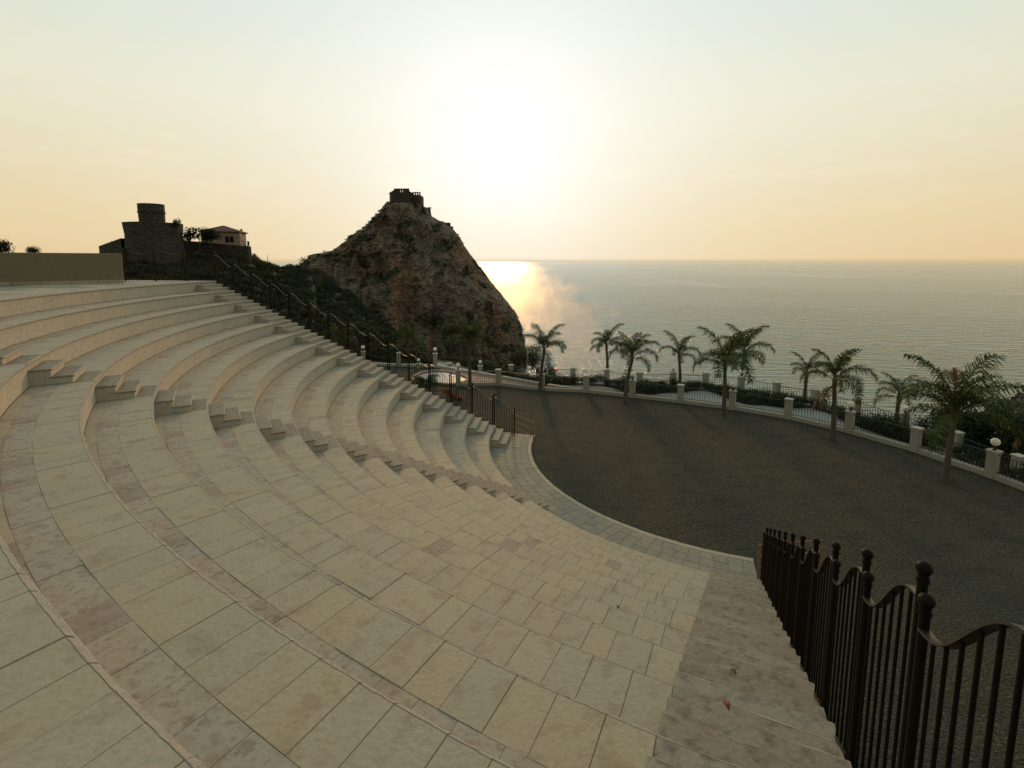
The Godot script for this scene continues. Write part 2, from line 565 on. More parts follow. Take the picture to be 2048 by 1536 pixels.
func rock() -> void:
	var L := [[-60, 560], [200, 700], [400, 660], [560, 625], [600, 600], [530, 618], [516, 634], [505, 652], [503, 672], [500, 690], [484, 710], [458, 741], [449, 751], [431, 766], [414, 782], [402, 790]]
	L = [[780, 575], [700, 585], [640, 590], [600, 596], [560, 606], [530, 619], [516, 636], [508, 655], [505, 680], [500, 690], [484, 711], [458, 741], [449, 751], [431, 766], [414, 780], [404, 786]]
	var R := [[780, 1056], [745, 1050], [720, 1047], [690, 1042], [660, 1037], [635, 1030], [610, 1015], [590, 1000], [570, 985], [545, 962], [530, 951], [510, 937], [485, 921], [463, 906], [446, 886], [436, 862], [430, 852], [414, 845], [404, 842]]
	var look := func(tab: Array, v: float) -> float:
		for i in tab.size() - 1:
			if v <= tab[i][0] and v >= tab[i + 1][0]:
				return lerpf(tab[i][1], tab[i + 1][1], (tab[i][0] - v) / float(tab[i][0] - tab[i + 1][0] + 0.0001))
		return tab[-1][1] if v < tab[-1][0] else tab[0][1]
	var fn := FastNoiseLite.new()
	fn.seed = 9
	fn.frequency = 0.045
	fn.fractal_octaves = 6
	fn.fractal_type = FastNoiseLite.FRACTAL_RIDGED
	var f2 := FastNoiseLite.new()
	f2.seed = 19
	f2.frequency = 0.02
	f2.fractal_octaves = 6
	var f3 := FastNoiseLite.new()
	f3.seed = 29
	f3.noise_type = FastNoiseLite.TYPE_CELLULAR
	f3.cellular_return_type = FastNoiseLite.RETURN_DISTANCE2_SUB
	f3.frequency = 0.11
	f3.fractal_octaves = 3
	var NA := 340
	var NY := 230
	var P := []
	var C := []
	for j in NY + 1:
		var v := lerpf(760.0, 413.0, float(j) / NY)
		var l: Vector3 = away(look.call(L, v), v, ROCK_D)
		var r: Vector3 = away(look.call(R, v), v, ROCK_D)
		var c := (l + r) * 0.5
		var a := (r.x - l.x) * 0.5
		var b := 12.0 + a * 0.30
		var row := []
		var crow := []
		for i in NA + 1:
			var t := TAU * (i % NA) / NA
			var dir := Vector3(cos(t), 0, sin(t))
			var q := Vector3(c.x + a * signf(dir.x) * pow(absf(dir.x), 0.8), c.y, c.z + b * signf(dir.z) * pow(absf(dir.z), 0.7))
			var front := 1.0 - pow(absf(dir.x), 6.0)
			var k := fn.get_noise_3d(q.x * 1.2, q.y * 0.40, q.z * 1.2) * 4.5 + fn.get_noise_3d(q.x * 2.6 + 70.0, q.y * 0.35, q.z * 2.6) * 3.0 + fn.get_noise_3d(q.x * 0.7 + 20.0, q.y * 0.16, q.z * 0.7) * 7.0 + f2.get_noise_3d(q.x * 1.6, q.y * 0.35, q.z * 1.6) * 6.0
			var k2 := (f3.get_noise_3d(q.x * 1.0, q.y * 0.28, q.z) + 0.6) * -4.2 + (f3.get_noise_3d(q.x * 3.1 + 50.0, q.y * 0.9, q.z * 3.1) + 0.6) * -3.0 + f2.get_noise_3d(q.x * 9.0 + 40.0, q.y * 6.0, q.z * 9.0) * 2.0
			k -= 4.5
			row.append(q + dir * (k * lerpf(0.16, 1.0, front) + k2 * lerpf(0.5, 1.0, front)) * lerpf(1.0, 0.5, float(j) / NY))
			var w := f2.get_noise_3d(q.x * 2.6, q.y * 0.5, q.z * 2.6)
			var w2 := f2.get_noise_3d(q.x * 5.0 - 90.0, q.y * 0.9, q.z * 5.0)
			var w3 := f2.get_noise_3d(q.x * 6.0 + 200.0, q.y * 6.0, q.z * 6.0)
			var col := Color(0.30, 0.21, 0.145).lerp(Color(0.40, 0.215, 0.125), smoothstep(-0.1, 0.25, w))
			col = col.lerp(Color(0.34, 0.265, 0.19), smoothstep(0.05, 0.3, w2))
			var landward := 0.16 if dir.x < -0.2 and j > NY / 2 else 0.0
			var moss := f2.get_noise_3d(q.x * 14.0, q.y * 14.0 + 70.0, q.z * 14.0)
			col = col.lerp(Color(0.085, 0.08, 0.04), smoothstep(0.12, 0.3, w3 + moss * 0.4))
			var streak := f2.get_noise_3d(q.x * 16.0 + 11.0, q.y * 3.5, q.z * 16.0)
			col = col.lerp(Color(0.13, 0.085, 0.058), smoothstep(0.06, 0.26, streak) * 0.5)
			var pale := f2.get_noise_3d(q.x * 22.0, q.y * 12.0 - 31.0, q.z * 22.0)
			col = col.lerp(Color(0.34, 0.265, 0.195), smoothstep(0.1, 0.3, pale) * 0.35)
			crow.append(col)
			if i < NA and j > 20 and w3 + landward > 0.16 and rng.randf() < 0.07 and sin(t) > -0.35: rock_pts.append(row[-1])
		P.append(row)
		C.append(crow)
	var g := Geo.new()
	g.colored = true
	for j in NY:
		for i in NA:
			for tr in [[[j, i + 1], [j, i], [j + 1, i]], [[j, i + 1], [j + 1, i], [j + 1, i + 1]]]:
				g.tri(P[tr[0][0]][tr[0][1]], P[tr[1][0]][tr[1][1]], P[tr[2][0]][tr[2][1]])
				var n := g.c.size()
				g.c[n - 3] = C[tr[0][0]][tr[0][1]]
				g.c[n - 2] = C[tr[2][0]][tr[2][1]]
				g.c[n - 1] = C[tr[1][0]][tr[1][1]]
	var cen := Vector3.ZERO
	for i in NA: cen += P[NY][i] / NA
	g.tint = Color(0.16, 0.13, 0.09)
	for i in NA: g.tri(P[NY][i + 1], P[NY][i], cen + Vector3.UP * 0.4)
	struct_("sea_rock", g.mesh(), M.rock, "steep reddish rock crag rising from the sea with a ruined castle on top")
	top_rock = cen

var top_rock := Vector3.ZERO

func prism(g: Geo, base: Array, y0: float, y1: float, tap := 1.0) -> void:      # base: Vector2 (x, z), counter-clockwise from above
	var c := Vector2.ZERO
	for p in base: c += p / base.size()
	var n := base.size()
	for i in n:
		var p: Vector2 = base[i]
		var q: Vector2 = base[(i + 1) % n]
		var p1: Vector2 = c + (p - c) * tap
		var q1: Vector2 = c + (q - c) * tap
		g.quad(Vector3(p.x, y0, p.y), Vector3(q.x, y0, q.y), Vector3(q1.x, y1, q1.y), Vector3(p1.x, y1, p1.y))
		g.tri(Vector3(p1.x, y1, p1.y), Vector3(q1.x, y1, q1.y), Vector3(c.x, y1, c.y))

func castle() -> void:
	var s := ROCK_D / F
	var o := thing("castle_ruin", "ruined castle keep with pierced battlements on the very top of the crag", "castle", Vector3(away(812, 415, ROCK_D).x, away(812, 420, ROCK_D).y - 1.0, -ROCK_D))
	var px := func(u: float) -> float: return (u - 812.0) * s
	var py := func(v: float) -> float: return away(812, v, ROCK_D).y - o.position.y
	var g := Geo.new()
	prism(g, [Vector2(px.call(781.6), 1.5), Vector2(px.call(792), 5.0), Vector2(px.call(829), 5.0), Vector2(px.call(829), -5.0), Vector2(px.call(784), -5.0)], -1.5, py.call(389.0), 0.97)
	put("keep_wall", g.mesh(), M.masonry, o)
	# upper block with two slits: jambs, a lintel and a sill so that the sky shows through
	g = Geo.new()
	var y0: float = py.call(389.0)
	var y1: float = py.call(379.0)
	var x0: float = px.call(792.6)
	var x1: float = px.call(821.5)
	for q in [[x0, px.call(804)], [px.call(805.5), px.call(808)], [px.call(809.5), x1]]:
		g.box(Vector3(q[0], y0 + 0.5, 2.0), Vector3(q[1], y1 - 0.45, 2.8))
	g.box(Vector3(x0, y0, 2.0), Vector3(x1, y0 + 0.5, 2.8))
	g.box(Vector3(x0, y1 - 0.45, 2.0), Vector3(x1, y1, 2.8))
	put("upper_wall", g.mesh(), M.masonry, o)
	g = Geo.new()
	g.quad(Vector3(x1, y0, 2.8), Vector3(px.call(829), y0, 2.8), Vector3(px.call(829), y0 + 0.2, 2.8), Vector3(x1, y1 - 0.9, 2.8))
	g.quad(Vector3(px.call(829), y0, 2.0), Vector3(x1, y0, 2.0), Vector3(x1, y1 - 0.9, 2.0), Vector3(px.call(829), y0 + 0.2, 2.0))
	g.quad(Vector3(x1, y1 - 0.9, 2.8), Vector3(px.call(829), y0 + 0.2, 2.8), Vector3(px.call(829), y0 + 0.2, 2.0), Vector3(x1, y1 - 0.9, 2.0))
	put("broken_wall", g.mesh(), M.masonry, o)
	g = Geo.new()
	g.quad(Vector3(px.call(781.8), y0, 2.8), Vector3(x0, y0, 2.8), Vector3(x0, y0 + 1.3, 2.8), Vector3(px.call(781.8), y0 + 0.1, 2.8))
	g.quad(Vector3(x0, y0, 2.0), Vector3(px.call(781.8), y0, 2.0), Vector3(px.call(781.8), y0 + 0.1, 2.0), Vector3(x0, y0 + 1.3, 2.0))
	g.quad(Vector3(px.call(781.8), y0 + 0.1, 2.8), Vector3(x0, y0 + 1.3, 2.8), Vector3(x0, y0 + 1.3, 2.0), Vector3(px.call(781.8), y0 + 0.1, 2.0))
	put("broken_wall", g.mesh(), M.masonry, o)
	# turret on the right with three embrasures
	g = Geo.new()
	x0 = px.call(829.2)
	x1 = px.call(844.2)
	y0 = py.call(392.5)
	y1 = py.call(387.5)
	g.box(Vector3(x0, -2.5, -3.2), Vector3(x1, y0, 4.2))
	put("turret", g.mesh(), M.masonry, o)
	g = Geo.new()
	g.box(Vector3(x0, y1 - 0.2, 3.3), Vector3(x1, y1 + 0.1, 4.1))
	var bw := (x1 - x0) / 7.0
	for i in 4: g.box(Vector3(x0 + bw * 2.0 * i * 1.0, y0, 3.35), Vector3(x0 + bw * (2.0 * i + 1.0), y1 - 0.2, 4.05))
	put("battlement", g.mesh(), M.masonry, o)
	g = Geo.new()
	g.box(Vector3(px.call(844.4), -4.5, -2.0), Vector3(px.call(851.5), py.call(416.0), 3.8))
	put("buttress", g.mesh(), M.masonry, o)
	g = Geo.new()
	g.box(Vector3(px.call(800), py.call(406), 4.7), Vector3(px.call(806), py.call(403), 5.06))
	put("window", g.mesh(), M.glass, o)
	# outworks on both ridges
	var q := thing("ruined_gatehouse", "small ruined wall with an arched opening on the crag's seaward ridge", "ruin", away(895, 460, ROCK_D))
	g = Geo.new()
	var a := func(u: float) -> float: return (u - 895.0) * s
	var b := func(v: float) -> float: return away(895, v, ROCK_D).y - q.position.y
	g.box(Vector3(a.call(884), -2.5, -1.0), Vector3(a.call(886.5), b.call(445), 0.6))
	g.box(Vector3(a.call(889.5), -4.0, -1.0), Vector3(a.call(900.5), b.call(445.5), 0.6))
	g.box(Vector3(a.call(886.5), b.call(448), -0.9), Vector3(a.call(889.5), b.call(445), 0.5))
	g.box(Vector3(a.call(886.5), -2.5, -0.9), Vector3(a.call(889.5), b.call(454), 0.5))
	g.box(Vector3(a.call(900.5), -6.0, -1.0), Vector3(a.call(905.8), b.call(453), 0.4))
	put("wall", g.mesh(), M.masonry, q)
	q = thing("stepped_wall", "stepped ruined wall climbing the crag's landward ridge", "ruin", away(700, 500, ROCK_D))
	var steps := [[688.6, 709.8, 484.5], [709.8, 717.5, 477.0], [717.5, 724.0, 472.0], [724.0, 731.0, 467.0], [731.0, 738.0, 459.5]]
	for st in steps:
		g = Geo.new()
		var yy: float = away(700, st[2], ROCK_D).y - q.position.y
		g.box(Vector3((st[0] - 700.0) * s, yy - 6.5, -1.0), Vector3((st[1] - 700.0) * s - 0.01, yy, 0.8))
		put("wall", g.mesh(), M.masonry, q)

func tower() -> void:
	var D := 92.0
	var s := D / F
	var base := away(313, 522, D)
	base.y = 5.0
	var o := thing("round_tower", "squat round stone tower with a narrower drum on top", "tower", base)
	var yv := func(v: float) -> float: return away(313, v, D).y - base.y
	var R1 := 50.0 * s
	var R2 := 22.5 * s
	var g := Geo.new()
	var pts := []
	var n := 26
	var nf := FastNoiseLite.new()
	nf.seed = 4
	nf.frequency = 0.5
	g.lathe([[R1 * 1.02, -4.0], [R1 * 0.97, yv.call(490.0)], [R1 * 0.955, yv.call(470.0)], [R1 * 1.0, yv.call(450.0)], [R1 * 1.005, yv.call(447.0)], [R1 * 0.9, yv.call(446.4)], [0.0, yv.call(446.2)]], n)
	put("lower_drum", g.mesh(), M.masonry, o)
	g = Geo.new()
	g.lathe([[R2 * 0.96, yv.call(448.0)], [R2 * 0.99, yv.call(427.0)], [R2 * 1.06, yv.call(426.0)], [R2 * 1.06, yv.call(424.5)], [R2, yv.call(424.0)], [R2, yv.call(408.5)], [R2 * 0.85, yv.call(408.2)], [0.0, yv.call(407.0)]], 18)
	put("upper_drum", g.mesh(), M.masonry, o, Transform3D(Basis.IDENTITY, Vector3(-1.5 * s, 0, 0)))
	g = Geo.new()
	prism(g, [Vector2(-94 * s, 2.0), Vector2(-30 * s, 4.0), Vector2(-30 * s, -3.0), Vector2(-92 * s, -1.0)], -4.0, yv.call(497.0))
	var w := put("outer_wall", g.mesh(), M.masonry, o)
	g = Geo.new()
	var ya: float = yv.call(497.0)
	g.quad(Vector3(-94 * s, ya, 2.0), Vector3(-42 * s, ya, 3.0), Vector3(-42 * s, yv.call(478.0), 3.0), Vector3(-94 * s, yv.call(493.0), 2.0))
	g.quad(Vector3(-42 * s, ya, 1.8), Vector3(-94 * s, ya, 0.8), Vector3(-94 * s, yv.call(493.0), 0.8), Vector3(-42 * s, yv.call(478.0), 1.8))
	g.quad(Vector3(-94 * s, yv.call(493.0), 2.0), Vector3(-42 * s, yv.call(478.0), 3.0), Vector3(-42 * s, yv.call(478.0), 1.8), Vector3(-94 * s, yv.call(493.0), 0.8))
	g.quad(Vector3(-94 * s, ya, 0.8), Vector3(-94 * s, ya, 2.0), Vector3(-94 * s, yv.call(493.0), 2.0), Vector3(-94 * s, yv.call(493.0), 0.8))
	put("sloping_top", g.mesh(), M.masonry, w)
	# retaining wall between tower and house
	var q := thing("retaining_wall", "old stone retaining wall between round tower and pink house", "wall", away(430, 500, 100.0))
	g = Geo.new()
	var e := 100.0 / F
	var d := Vector3(0, 0, 1.2)
	var A := Vector3(-58 * e, 3.5 * e * 1.0, 0)
	var B := Vector3(72 * e, -3.0 * e, 0)
	A.y = away(430, 481, 100.0).y - q.position.y
	B.y = away(430, 493, 100.0).y - q.position.y
	var dn := Vector3.DOWN * 5.0
	g.quad(A + dn + d, B + dn + d, B + d, A + d)
	g.quad(A + d, B + d, B, A)
	g.quad(B + dn, A + dn, A, B)
	g.quad(B + dn + d, B + dn, B, B + d)
	put("wall", g.mesh(), M.masonry, q)

func house() -> void:
	var D := 108.0
	var s := D / F
	var base := away(455, 500, D)
	var o := thing("pink_house", "pink hip-roofed house with balcony on the hilltop beside the tower", "house", base, 0.0)
	var x := func(u: float) -> float: return (u - 455.0) * s
	var y := func(v: float) -> float: return away(455, v, D).y - base.y
	var g := Geo.new()
	var zb := -9.0
	var xr: float = x.call(481)
	var xe: float = x.call(494)
	# front wall faces the camera, the right wall turns away towards the sea
	var B := Vector3(xr, -2.0, 0)
	var A := B + Vector3(-6.9, 0, 1.8)
	var C := B + Vector3(-1.4, 0, -5.3)
	var Dd := A + C - B
	var up: float = y.call(463.0) + 2.0
	g.quad(A, B, B + Vector3.UP * up, A + Vector3.UP * up)
	g.quad(B, C, C + Vector3.UP * up, B + Vector3.UP * up)
	g.quad(C, Dd, Dd + Vector3.UP * up, C + Vector3.UP * up)
	g.quad(Dd, A, A + Vector3.UP * up, Dd + Vector3.UP * up)
	put("wall", g.mesh(), M.house, o)
	g = Geo.new()
	var ov := 0.35
	var e := [A + Vector3(-ov, up, ov), B + Vector3(ov * 0.6, up, ov), C + Vector3(ov, up, -ov), Dd + Vector3(-ov, up, -ov)]
	var r1: Vector3 = (A + Dd) * 0.5 + (B - A) * 0.47
	var r2: Vector3 = (B + C) * 0.5 - (B - A) * 0.48
	r1.y = y.call(450.0)
	r2.y = y.call(450.0)
	g.quad(e[0], e[1], r2, r1)
	g.tri(e[1], e[2], r2)
	g.quad(e[2], e[3], r1, r2)
	g.tri(e[3], e[0], r1)
	for i in 4:
		var f: Vector3 = e[i]
		var h: Vector3 = e[(i + 1) % 4]
		g.quad(f + Vector3.DOWN * 0.2, h + Vector3.DOWN * 0.2, h, f)
	g.quad(e[3] + Vector3.DOWN * 0.2, e[2] + Vector3.DOWN * 0.2, e[1] + Vector3.DOWN * 0.2, e[0] + Vector3.DOWN * 0.2)
	var rf := put("roof", g.mesh(), M.roof, o)
	g = Geo.new()
	g.box(C + Vector3(-0.55, up - 0.6, 0.9), C + Vector3(-0.2, up + 0.75, 1.25))
	put("chimney", g.mesh(), M.house, rf)
	for wd in [[424.0, 431.5, 473.0, 481.0], [455.5, 470.0, 473.0, 485.0]]:
		g = Geo.new()
		var ab := (B - A).normalized()
		var fb := Basis(ab, Vector3.UP, ab.cross(Vector3.UP))
		var xf := Transform3D(fb, Vector3(A.x, 0, A.z))
		var wx0: float = (wd[0] - 415.0) / 66.0 * A.distance_to(B)
		var wx1: float = (wd[1] - 415.0) / 66.0 * A.distance_to(B)
		g.box(Vector3(wx0, y.call(wd[3]), -0.2), Vector3(wx1, y.call(wd[2]), 0.04))
		var wnd := put("window", g.mesh(), M.glass, o, xf)
		g = Geo.new()
		var xm: float = (wx0 + wx1) * 0.5
		g.box(Vector3(xm - 0.05, y.call(wd[3]), 0.04), Vector3(xm + 0.05, y.call(wd[2]), 0.07))
		put("mullion", g.mesh(), M.house, wnd)
	var dir := (C - B)
	var nr := Vector3(-dir.z, 0, dir.x).normalized() * -1.0
	nr = Vector3(dir.z, 0, -dir.x).normalized()
	if nr.x < 0: nr = -nr
	for f in [[0.18, 0.34, 473.0, 484.0], [0.52, 0.72, 473.0, 490.0]]:
		g = Geo.new()
		var p0: Vector3 = B + dir * f[0] + nr * 0.03
		var p1: Vector3 = B + dir * f[1] + nr * 0.03
		var ya: float = y.call(f[3])
		var yb: float = y.call(f[2])
		g.quad(Vector3(p0.x, ya, p0.z), Vector3(p1.x, ya, p1.z), Vector3(p1.x, yb, p1.z), Vector3(p0.x, yb, p0.z))
		put("window", g.mesh(), M.glass, o)
	g = Geo.new()
	var c0: Vector3 = B + dir * 0.48
	var c1: Vector3 = B + dir * 0.78
	var yl: float = y.call(490.5)
	var o1 := nr * 0.8
	c0.y = yl
	c1.y = yl
	g.quad(c0, c0 + o1, c1 + o1, c1)
	g.quad(c1 + Vector3.DOWN * 0.15, c1 + o1 + Vector3.DOWN * 0.15, c0 + o1 + Vector3.DOWN * 0.15, c0 + Vector3.DOWN * 0.15)
	g.quad(c0 + o1 + Vector3.DOWN * 0.15, c1 + o1 + Vector3.DOWN * 0.15, c1 + o1, c0 + o1)
	g.quad(c0 + Vector3.DOWN * 0.15, c0 + o1 + Vector3.DOWN * 0.15, c0 + o1, c0)
	var bal := put("balcony", g.mesh(), M.house, o)
	g = Geo.new()
	for i in 7:
		var p: Vector3 = (c0 + o1).lerp(c1 + o1, i / 6.0)
		g.box(p + Vector3(-0.03, 0, -0.03), p + Vector3(0.03, 0.95, 0.03))
	g.tube([c0 + o1 + Vector3.UP * 0.95, c1 + o1 + Vector3.UP * 0.95], [0.04, 0.04], 6)
	put("balustrade", g.mesh(), M.thin_iron, bal)

# ------------------------------------------------------------------ the amphitheatre
# Rows are numbered downhill: 0 is the plaza's edge, 14 the lowest seat, 15 the orchestra floor. Plan points are (x, ahead).
func centre(k: float) -> Vector2: return Vector2(8.8606 + 0.1905 * (14.0 - k), 20.2914 + 0.1145 * (14.0 - k))
func radius(k: float) -> float: return 9.7594 + 1.1453 * (14.0 - k)
func far_end(k: float) -> Vector2: return Vector2(-0.7041 - 0.9734 * (14.0 - k), 22.3128 + 0.2051 * (14.0 - k))
func near_end(k: float) -> Vector2: return Vector2(4.6724 - 0.3814 * (14.0 - k), 11.3248 - 0.8599 * (14.0 - k))
func level(k: float) -> float: return (15.0 - k) * H

func nosing(k: float, t: float) -> Vector2:
	var c := centre(k)
	var f := far_end(k) - c
	var n := near_end(k) - c
	var a0 := fposmod(n.angle(), TAU)
	var a1 := fposmod(f.angle(), TAU)
	var r := radius(k)
	var tc := clampf(t, 0.0, 1.0)
	r += (n.length() - r) * pow(1.0 - tc, 3.0) + (f.length() - r) * pow(tc, 3.0)
	var a := lerpf(a0, a1, t)
	return c + Vector2(cos(a), sin(a)) * r

func arc(k: float) -> float:
	return nosing(k, 0.0).distance_to(nosing(k, 0.5)) + nosing(k, 0.5).distance_to(nosing(k, 1.0))

func on(k: float, t: float, s: float, y: float) -> Vector3:     # s: 0 at the nosing of row k, 1 at the nosing behind it
	var p := nosing(k, t).lerp(nosing(k - 1.0, t), s)
	return Vector3(p.x, y, -p.y)

func aisle(k: float) -> float:      # where the middle stair begins along the arc
	return [0.433, 0.436, 0.44, 0.442, 0.442, 0.441, 0.438, 0.438, 0.436, 0.433, 0.429, 0.428, 0.424, 0.418][clampi(int(k) - 2, 0, 13)]

const NEAR_W := 1.04
const AISLE_W := 1.05
const FAR_W := 1.35
var pieces := []

func piece(kind: String, k: int, q: Array, th: float, ch: float, nose: float, m: Material) -> void:
	var c: Vector3 = (q[0] + q[1] + q[2] + q[3]) * 0.25
	var d := c.distance_to(Vector3(0, EYE, 0))
	var behind := c.z > -0.6 or absf(c.x) > -c.z * 1.15 + 1.0
	pieces.append({"kind": kind, "k": k, "q": q, "th": th, "ch": ch, "nose": nose, "m": m, "d": d + (1000.0 if behind else 0.0)})

func split(n0: float, n1: float, len_m: float, size: float, jit: float) -> Array:
	var n := maxi(1, roundi(len_m / size))
	var e := []
	for i in n + 1:
		var f := float(i) / n
		if i > 0 and i < n: f += rng.randf_range(-jit, jit) / n
		e.append(lerpf(n0, n1, f))
	return e

func amphitheatre() -> void:
	var root := thing("amphitheatre", "curved stone amphitheatre of fifteen pale tiers facing the sea", "amphitheatre")
	var tiers := []
	for k in 15:
		var L := arc(k)
		var g := 0.0013 / L
		var y := level(k)
		var t0 := -NEAR_W / L
		var ta := aisle(k)
		var tb := ta + AISLE_W / L
		var tf := 1.0 - FAR_W / L
		# the core that carries the slabs
		var core := Geo.new()
		var NS := 36
		for i in NS:
			var a := lerpf(t0, 1.0, float(i) / NS)
			var b := lerpf(t0, 1.0, float(i + 1) / NS)
			var yt := y - 0.0065
			core.quad(on(k, a, 0.035, yt), on(k, b, 0.035, yt), on(k, b, 1.06, yt), on(k, a, 1.06, yt))
			core.quad(on(k, a, 0.05, y - H - 0.05), on(k, b, 0.05, y - H - 0.05), on(k, b, 0.05, yt), on(k, a, 0.05, yt))
		for e in [t0, 1.0]:
			core.quad(on(k, e, 0.05, -0.6), on(k, e, 1.06, -0.6), on(k, e, 1.06, y - 0.0065), on(k, e, 0.05, y - 0.0065))
		var tier := put("seating_tier", core.mesh(), M.grout, root)
		tiers.append(tier)
		# [start, end, kind of stone]
		for seg in [[t0, 0.0, 1], [0.0, ta, 0], [ta, tb, 1], [tb, tf, 0], [tf, 1.0, 2]]:
			var len_m: float = (seg[1] - seg[0]) * L
			var e := split(seg[0], seg[1], len_m, 0.30 if seg[2] == 0 else 1.4, 0.10)
			for i in e.size() - 1:
				var m: Material = M.seat[rng.randi() % 5] if seg[2] == 0 else (M.step[rng.randi() % 4] if seg[2] == 1 else M.pale_step)
				if seg[2] == 0 and k > 4 and rng.randf() < 0.05: m = M.border[2 + rng.randi() % 3]
				var dy := rng.randf_range(-0.003, 0.003)
				piece("seat_slab", k, [on(k, e[i] + g, 0.0, y + dy), on(k, e[i + 1] - g, 0.0, y + dy), on(k, e[i + 1] - g, 0.5492, y + dy), on(k, e[i] + g, 0.5492, y + dy)], 0.05, 0.002, 0.034, m)
			e = split(seg[0], seg[1], len_m, 0.34 if seg[2] == 0 else 1.4, 0.24)
			for i in e.size() - 1:
				var m: Material = M.border[rng.randi() % 6] if seg[2] == 0 else (M.step[rng.randi() % 4] if seg[2] == 1 else M.pale_step)
				var dy := rng.randf_range(-0.004, 0.002)
				piece("border_slab", k, [on(k, e[i] + g, 0.5515, y + dy), on(k, e[i + 1] - g, 0.5515, y + dy), on(k, e[i + 1] - g, 0.8492, y + dy), on(k, e[i] + g, 0.8492, y + dy)], 0.04, 0.002, 0.0, m)
			e = split(seg[0], seg[1], len_m, 0.40, 0.2)
			for i in e.size() - 1:
				var m: Material = (M.seat + M.border)[rng.randi() % 9]
				piece("edging_strip", k, [on(k, e[i] + g, 0.8515, y - 0.002), on(k, e[i + 1] - g, 0.8515, y - 0.002), on(k, e[i + 1] - g, 1.02, y - 0.002), on(k, e[i] + g, 1.02, y - 0.002)], 0.04, 0.002, 0.0, m)
		var e2 := split(t0, 0.25, (0.25 - t0) * L, 2.5, 0.1) + split(0.25, 1.0, 0.75 * L, 0.52, 0.25).slice(1)
		for i in e2.size() - 1:
			var s0 := 0.032
			var yb := y - H + 0.004
			var yt := y - 0.043
			piece("riser_slab", k, [on(k, e2[i] + g * 0.6, s0, yb), on(k, e2[i + 1] - g * 0.6, s0, yb), on(k, e2[i + 1] - g * 0.6, s0, yt), on(k, e2[i] + g * 0.6, s0, yt)], 0.02, 0.003, 0.0, M.riser[rng.randi() % 3])
			if e2[i] < 0.2: pieces[-1].d += 500.0
	# the largest in view become parts of their tier, the few others are joined
	pieces.sort_custom(func(a, b): return a.d < b.d)
	var count := {}
	var rest := {}
	for p in pieces:
		count[p.kind] = count.get(p.kind, 0) + 1
		var q: Array = p.q
		if count[p.kind] <= 300:
			var g := Geo.new()
			var ng := Geo.new()
			slab(g, q[0], q[1], q[2], q[3], p.th, p.ch, p.nose, ng)
			var o := put(p.kind, g.mesh(), p.m, tiers[p.k])
			if ng.v.size(): two_tone(o, ng, p.m, M.nose)
		else:
			if not rest.has(p.m): rest[p.m] = Geo.new()
			if not rest.has(M.nose): rest[M.nose] = Geo.new()
			slab(rest[p.m], q[0], q[1], q[2], q[3], p.th, p.ch, p.nose, rest[M.nose])
	var joined := ArrayMesh.new()
	for m in rest:
		if rest[m].v.is_empty(): continue
		var a := []
		a.resize(Mesh.ARRAY_MAX)
		a[Mesh.ARRAY_VERTEX] = rest[m].v
		a[Mesh.ARRAY_NORMAL] = rest[m].n
		joined.add_surface_from_arrays(Mesh.PRIMITIVE_TRIANGLES, a)
		joined.surface_set_material(joined.get_surface_count() - 1, m)
	if joined.get_surface_count():
		tag(put("outlying_paving", joined, null, root), "", "", "", "stuff")
	# three flights of stairs: two steps stand on every tier below the plaza
	for k in range(1, 16):
		var L := arc(k)
		var ta := aisle(k)
		for fl in [[-NEAR_W / L, 0.0, 0], [ta, ta + AISLE_W / L, 0], [1.0 - FAR_W / L, 1.0, 1]]:
			stair_block(root, k, fl[0], fl[1], fl[2])

func two_tone(o: MeshInstance3D, edge: Geo, m: Material, em: Material) -> void:
	o.material_override = null
	var a := []
	a.resize(Mesh.ARRAY_MAX)
	a[Mesh.ARRAY_VERTEX] = edge.v
	a[Mesh.ARRAY_NORMAL] = edge.n
	(o.mesh as ArrayMesh).add_surface_from_arrays(Mesh.PRIMITIVE_TRIANGLES, a)
	o.mesh.surface_set_material(0, m)
	o.mesh.surface_set_material(1, em)

func stair_block(root: Node3D, k: int, a: float, b: float, pale: int) -> void:
	var y := level(k)
	var g := Geo.new()
	var s1 := 0.36
	var s2 := 0.69
	for p in [[s1, y + 0.002, y + 0.118], [s2, y + 0.118, y + 0.268]]:
		g.quad(on(k, a, p[0], p[1]), on(k, b, p[0], p[1]), on(k, b, p[0], p[2]), on(k, a, p[0], p[2]))
		g.quad(on(k, a, 1.03, p[1]), on(k, a, p[0], p[1]), on(k, a, p[0], p[2]), on(k, a, 1.03, p[2]))
		g.quad(on(k, b, p[0], p[1]), on(k, b, 1.03, p[1]), on(k, b, 1.03, p[2]), on(k, b, p[0], p[2]))
	g.quad(on(k, a, s1, y + 0.118), on(k, b, s1, y + 0.118), on(k, b, 1.03, y + 0.118), on(k, a, 1.03, y + 0.118))
	g.quad(on(k, a, s2, y + 0.268), on(k, b, s2, y + 0.268), on(k, b, 1.03, y + 0.268), on(k, a, 1.03, y + 0.268))
	var o := put("stair_block", g.mesh(), M.riser[rng.randi() % 3], root)
	var L := arc(k)
	var ov := 0.012 / L
	for p in [[s1 - 0.03, s2 + 0.02, y + 0.150], [s2 - 0.03, 1.02, y + 0.300]]:
		g = Geo.new()
		var ng := Geo.new()
		slab(g, on(k, a - ov, p[0], p[2]), on(k, b + ov, p[0], p[2]), on(k, b + ov, p[1], p[2]), on(k, a - ov, p[1], p[2]), 0.032, 0.003, 0.014, ng)
		two_tone(put("step_slab", g.mesh(), null, o), ng, M.pale_step if pale else M.step[rng.randi() % 4], M.edge)

